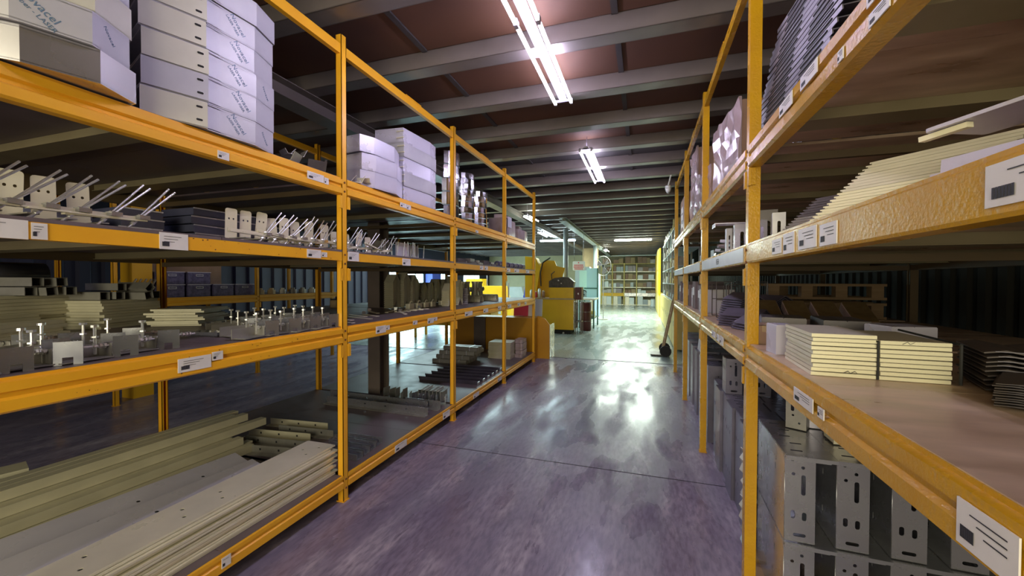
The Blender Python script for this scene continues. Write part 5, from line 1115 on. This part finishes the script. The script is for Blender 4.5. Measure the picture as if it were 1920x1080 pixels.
mb = MB().tube(ring_, 0.014, 6)
for k in range(16):
    a = k * math.pi / 8; mb.cyl((0.06 * math.cos(a), -0.06, 2.22 + 0.06 * math.sin(a)), (0.40 * math.cos(a), 0, 2.22 + 0.40 * math.sin(a)), 0.005, 4)
mb.build('cage', GALVD, t)
for k in range(3):
    a = k * 2.09 + .3; MB().prism([(0.03 * math.cos(a), 2.22 + 0.03 * math.sin(a)), (0.34 * math.cos(a), 2.22 + 0.34 * math.sin(a)), (0.34 * math.cos(a + .7), 2.22 + 0.34 * math.sin(a + .7))], 0.01, 0.018, 'y').build('blade', DARKST, t)
MB().cyl((0, -0.06, 2.22), (0, 0.16, 2.22), 0.07, 12).build('motor', BLACKR, t)
MB().cyl((0, 0.1, 0.0045), (0, 0.1, 2.2), 0.02, 8).cyl((0, 0.1, 0.0045), (0, 0.1, 0.03), 0.25, 14).build('pole', GALVD, t)
MB().box(-2.66, -1.96, 18.4, 18.45, 0.0045, 3.0).build('panel_sheet', CARDL); tag(COL.objects['panel_sheet'], 'tan wall panel standing behind the fan', 'panel')
MB().box(-2.02, -1.78, 17.2, 17.6, 0.0045, 1.8).box(-2.01, -1.905, 17.19, 17.2, 0.05, 1.75).box(-1.895, -1.79, 17.19, 17.2, 0.05, 1.75).build('metal_locker', mat('pale_blue_paint', (0.42, 0.55, 0.66), rough=0.4)); tag(COL.objects['metal_locker'], 'pale blue narrow metal locker beside the table', 'locker')
for k, (x, y, w_, h_, m, l) in enumerate([(-5.6, 15.2, 1.4, 1.3, YELLOW, 'yellow machine in the left workshop hall, nearer one'), (-7.4, 17.5, 1.3, 1.6, YELLOW, 'yellow machine in the left workshop hall, farther one'), (-6.2, 20.0, 1.2, 1.2, LGREY, 'grey machine in the left workshop hall'), (-4.4, 16.5, 0.8, 1.5, BLUEP, 'blue machine cabinet in the left workshop hall')]):
    t = thing('workshop_machine', l, 'machine', (x, y, 0.0045))
    MB().box(-w_ / 2, w_ / 2, -0.4, 0.4, 0, h_ * .6).prism([(-w_ / 2, h_ * .6), (w_ * .3, h_ * .6), (w_ * .2, h_), (-w_ * .4, h_)], -0.3, 0.35, 'y').build('body', m, t)
    MB().box(-w_ * .3, w_ * .2, -0.42, -0.4, h_ * .15, h_ * .45).build('door', LGREY, t); MB().cyl((w_ * .35, -0.1, h_ * .6), (w_ * .35, -0.1, h_ * 1.1), 0.03, 8).build('lever', DARKST, t)
# bin with red and white boards at the rack end
for k in range(3):
    o = MB().box(-0.15, 0.15, -0.008, 0.008, 0, 0.34).box(-0.15, 0.15, -0.02, 0.0, 0, 0.008).build('leaning_board', [REDINK, CREAMST, LGREY][k]); o.location = (-2.35 + 0.14 * k, 7.72 + 0.02 * k, 0.802); o.rotation_euler = (-0.15, 0, 0)
    tag(o, '%s board leaning on top of the orange guard' % ['red', 'cream', 'grey'][k], 'board')

# ------------------------------------------------------------------ far end shelves
bx0, bx1, by = -2.60, 0.76, 26.3
t = thing('open_shelf_unit', 'wide open shelf unit full of parts against the far wall', 'shelf unit', (-0.92, by, 0.0045))
px = [-2.60, -1.91, -1.18, -0.43, 0.76]
for x in px: MB().box(x + 0.92 - 0.03, x + 0.92 + 0.03, -0.02, 0.03, 0, 2.65).box(x + 0.92 - 0.03, x + 0.92 + 0.03, 0.50, 0.55, 0, 2.65).build('upright', PALEY, t)
SHZ = [0.04, 0.76, 1.13, 1.62, 2.12, 2.62]
for j, z in enumerate(SHZ):
    for i in range(4):
        a, b = px[i] + .92 + .03, px[i + 1] + .92 - .03
        MB().box(a, b, -0.015, 0.55, z - 0.04, z).build('shelf', CREAMST if j not in (5,) else PALEY, t)
        if j == 1: MB().box(a, b, -0.03, -0.015, z - 0.20, z).build('front_beam', YELLOW if i < 2 else GALV, t)
rng = random.Random(5); cnt = 0
for j, z in enumerate(SHZ):
    H = (SHZ[j + 1] - z - 0.07) if j < 5 else 0.45
    for i in range(4):
        a, b = px[i] + .06, px[i + 1] - .06; x = a
        q = 0
        while x < b - 0.12:
            w_ = min(rng.uniform(0.16, 0.34), b - x); h_ = H * rng.uniform(0.45, 0.95)
            m = rng.choice([CARD, CARDL, CARD, GALVD, DARKST, LGREY, CARDL, WHITEP] if j not in (0,) else [CREAMST, WHITEP, CARDL, LGREY])
            if j == 5: m = rng.choice([CARD, CARDL, CARD, GALVD])
            o = MB().box(-w_ / 2 + .006, w_ / 2 - .006, -0.02, 0.30, 0, h_).box(-w_ / 2 + .012, -0.003, -0.02, 0.30, h_, h_ + 0.006).box(0.003, w_ / 2 - .012, -0.02, 0.30, h_, h_ + 0.006).box(-w_ * .2, w_ * .15, -0.022, -0.02, h_ * .3, h_ * .6).build('storage_box', m)
            o.location = (x + w_ / 2, by + 0.05, z + 0.0055)
            tag(o, '%s box in the far end shelves, %s shelf, %s column, %s in it' % ({'brown_cardboard': 'brown', 'light_cardboard': 'tan', 'dull_galvanised_steel': 'grey steel', 'dark_oiled_steel': 'dark', 'light_grey_machine_paint': 'light grey', 'white_enamel': 'white', 'cream_sheet_steel': 'cream'}[m.name], nth_up(j, 6), ['leftmost', 'second', 'third', 'rightmost'][i], ORD[q + 1]), 'box', 'boxes in the far end shelves')
            x += w_; q += 1
MB().cyl((-2.9, 26.1, 3.12), (0.9, 26.1, 3.12), 0.04, 10).build('trim_6', WHITEP, kind=struct)['label'] = 'white pipe running across above the far shelves'
o = MB().cyl((0, 0, 0.08), (0, 0, 0.40), 0.13, 10).cyl((0, 0, 0), (0, 0, 0.09), 0.16, 10).build('white_bucket', WHITEP); o.location = (0.55, 25.5, 0.005); tag(o, 'white bucket on the floor at the right end of the far shelves', 'bucket')

# right side beyond the rack: locker row, small parts shelf, yellow panel, ladder
for k in range(9):
    t = thing('yellow_locker', 'cream yellow low locker along the right wall, %s of nine' % nth_of(k, 9), 'locker', (0.95, 9.6 + 0.86 * k, 0.0045), 0, 'cream yellow lockers along the right wall')
    MB().box(-0.30, 0.30, -0.41, 0.41, 0.04, 1.02).build('body', PALEY, t)
    MB().box(-0.318, -0.30, -0.395, -0.01, 0.06, 1.0).build('door', PALEY, t); MB().box(-0.318, -0.30, 0.01, 0.395, 0.06, 1.0).build('door', PALEY, t)
    MB().box(-0.326, -0.318, -0.06, -0.04, 0.5, 0.62).build('handle', GALVD, t)
t = thing('parts_shelf', 'pale open parts shelf above the yellow lockers on the right', 'shelf unit', (0.90, 12.4, 1.03))
for y in (-3.1, -1.55, 0.0, 1.55, 3.1): MB().box(-0.24, -0.20, y - .02, y + .02, 0, 1.75).box(0.2, 0.24, y - .02, y + .02, 0, 1.75).build('upright', GALVD, t)
for z in (0.02, 0.42, 0.82, 1.22, 1.70): MB().box(-0.25, 0.24, -3.1, 3.1, z - 0.02, z).build('shelf', WHITEBEAM, t)
for j, z in enumerate((0.02, 0.42, 0.82, 1.22, 1.70)):
    for k in range(7):
        h_ = rng.uniform(0.12, 0.28); m = rng.choice([WHITEP, LGREY, CREAMST, PALEY, GALVD])
        o = MB().box(-0.10, 0.10, -0.13, 0.13, 0, h_).box(-0.11, -0.10, -0.12, 0.12, 0.01, h_ * .6).box(-0.105, 0.105, -0.135, 0.135, h_, h_ + .008).build('parts_bin', m); o.location = (0.78, 9.75 + 0.86 * k, 1.03 + z + 0.001)
        tag(o, 'pale parts bin on the right parts shelf, %s shelf, %s from the camera' % (nth_up(j, 5), nth_of(k, 7)), 'bin', 'pale parts bins on the right')
for k in range(3):
    o = MB().box(0, 0.05, -0.9, 0.9, 0.0, 2.0).box(-0.01, 0, -0.88, 0.88, 0.05, 0.95).box(-0.01, 0, -0.88, 0.88, 1.05, 1.95).build('wall_cupboard', [YELLOW, PALEY, YELLOW][k]); o.location = (0.62, 18.8 + 1.95 * k, [0.9, 1.0, 0.9][k])
    tag(o, 'tall yellow cupboard on the right wall beyond the parts shelf, %s of three' % nth_of(k, 3), 'cupboard')
    q = MB().box(0.0, 0.4, -0.9, 0.9, 0, [0.895, 0.995, 0.895][k] - .005).box(-0.01, 0, -0.85, -0.02, 0.05, 0.8).box(-0.01, 0, 0.02, 0.85, 0.05, 0.8).build('low_cabinet', PALEY); q.location = (0.62, 18.8 + 1.95 * k, 0.0045)
    tag(q, 'cream low cabinet under the tall yellow panels, %s of three' % nth_of(k, 3), 'cabinet')
t = thing('hand_truck', 'tan two wheeled hand truck leaning at the end of the right rack', 'hand truck', (0.44, 8.7, 0.0045))
for y in (-0.17, 0.17): MB().tube([(-0.06, y, 0.14), (0.12, y, 1.05), (0.18, y, 1.25)], 0.02, 8).build('rail', CARDL, t)
for z in (0.35, 0.6, 0.85): MB().cyl((-0.06 + (z - .14) * .198, -0.17, z), (-0.06 + (z - .14) * .198, 0.17, z), 0.014, 6).build('rung', CARDL, t)
MB().box(-0.30, -0.05, -0.2, 0.2, 0.02, 0.035).build('toe_plate', DARKST, t)
for y in (-0.22, 0.22): MB().cyl((-0.02, y - .025, 0.11), (-0.02, y + .025, 0.11), 0.11, 14).build('wheel', BLACKR, t)
# dome camera under the ceiling
t = thing('dome_camera', 'small white dome camera hanging under the ceiling before the right rack end', 'camera', (0.36, 6.9, 2.93))
MB().cyl((0, 0, 0.06), (0, 0, 0.10), 0.045, 12).cyl((0, 0, 0.0), (0, 0, 0.06), 0.03, 12, 0.05).build('housing', WHITEP, t, smooth=True)
MB().cyl((0, 0, -0.018), (0, 0, 0.002), 0.018, 12, 0.031).build('dome', LGREY, t, smooth=True)
MB().cyl((0, 0, 0.10), (0.04, 0, 0.272), 0.012, 8).build('arm', WHITEP, t)
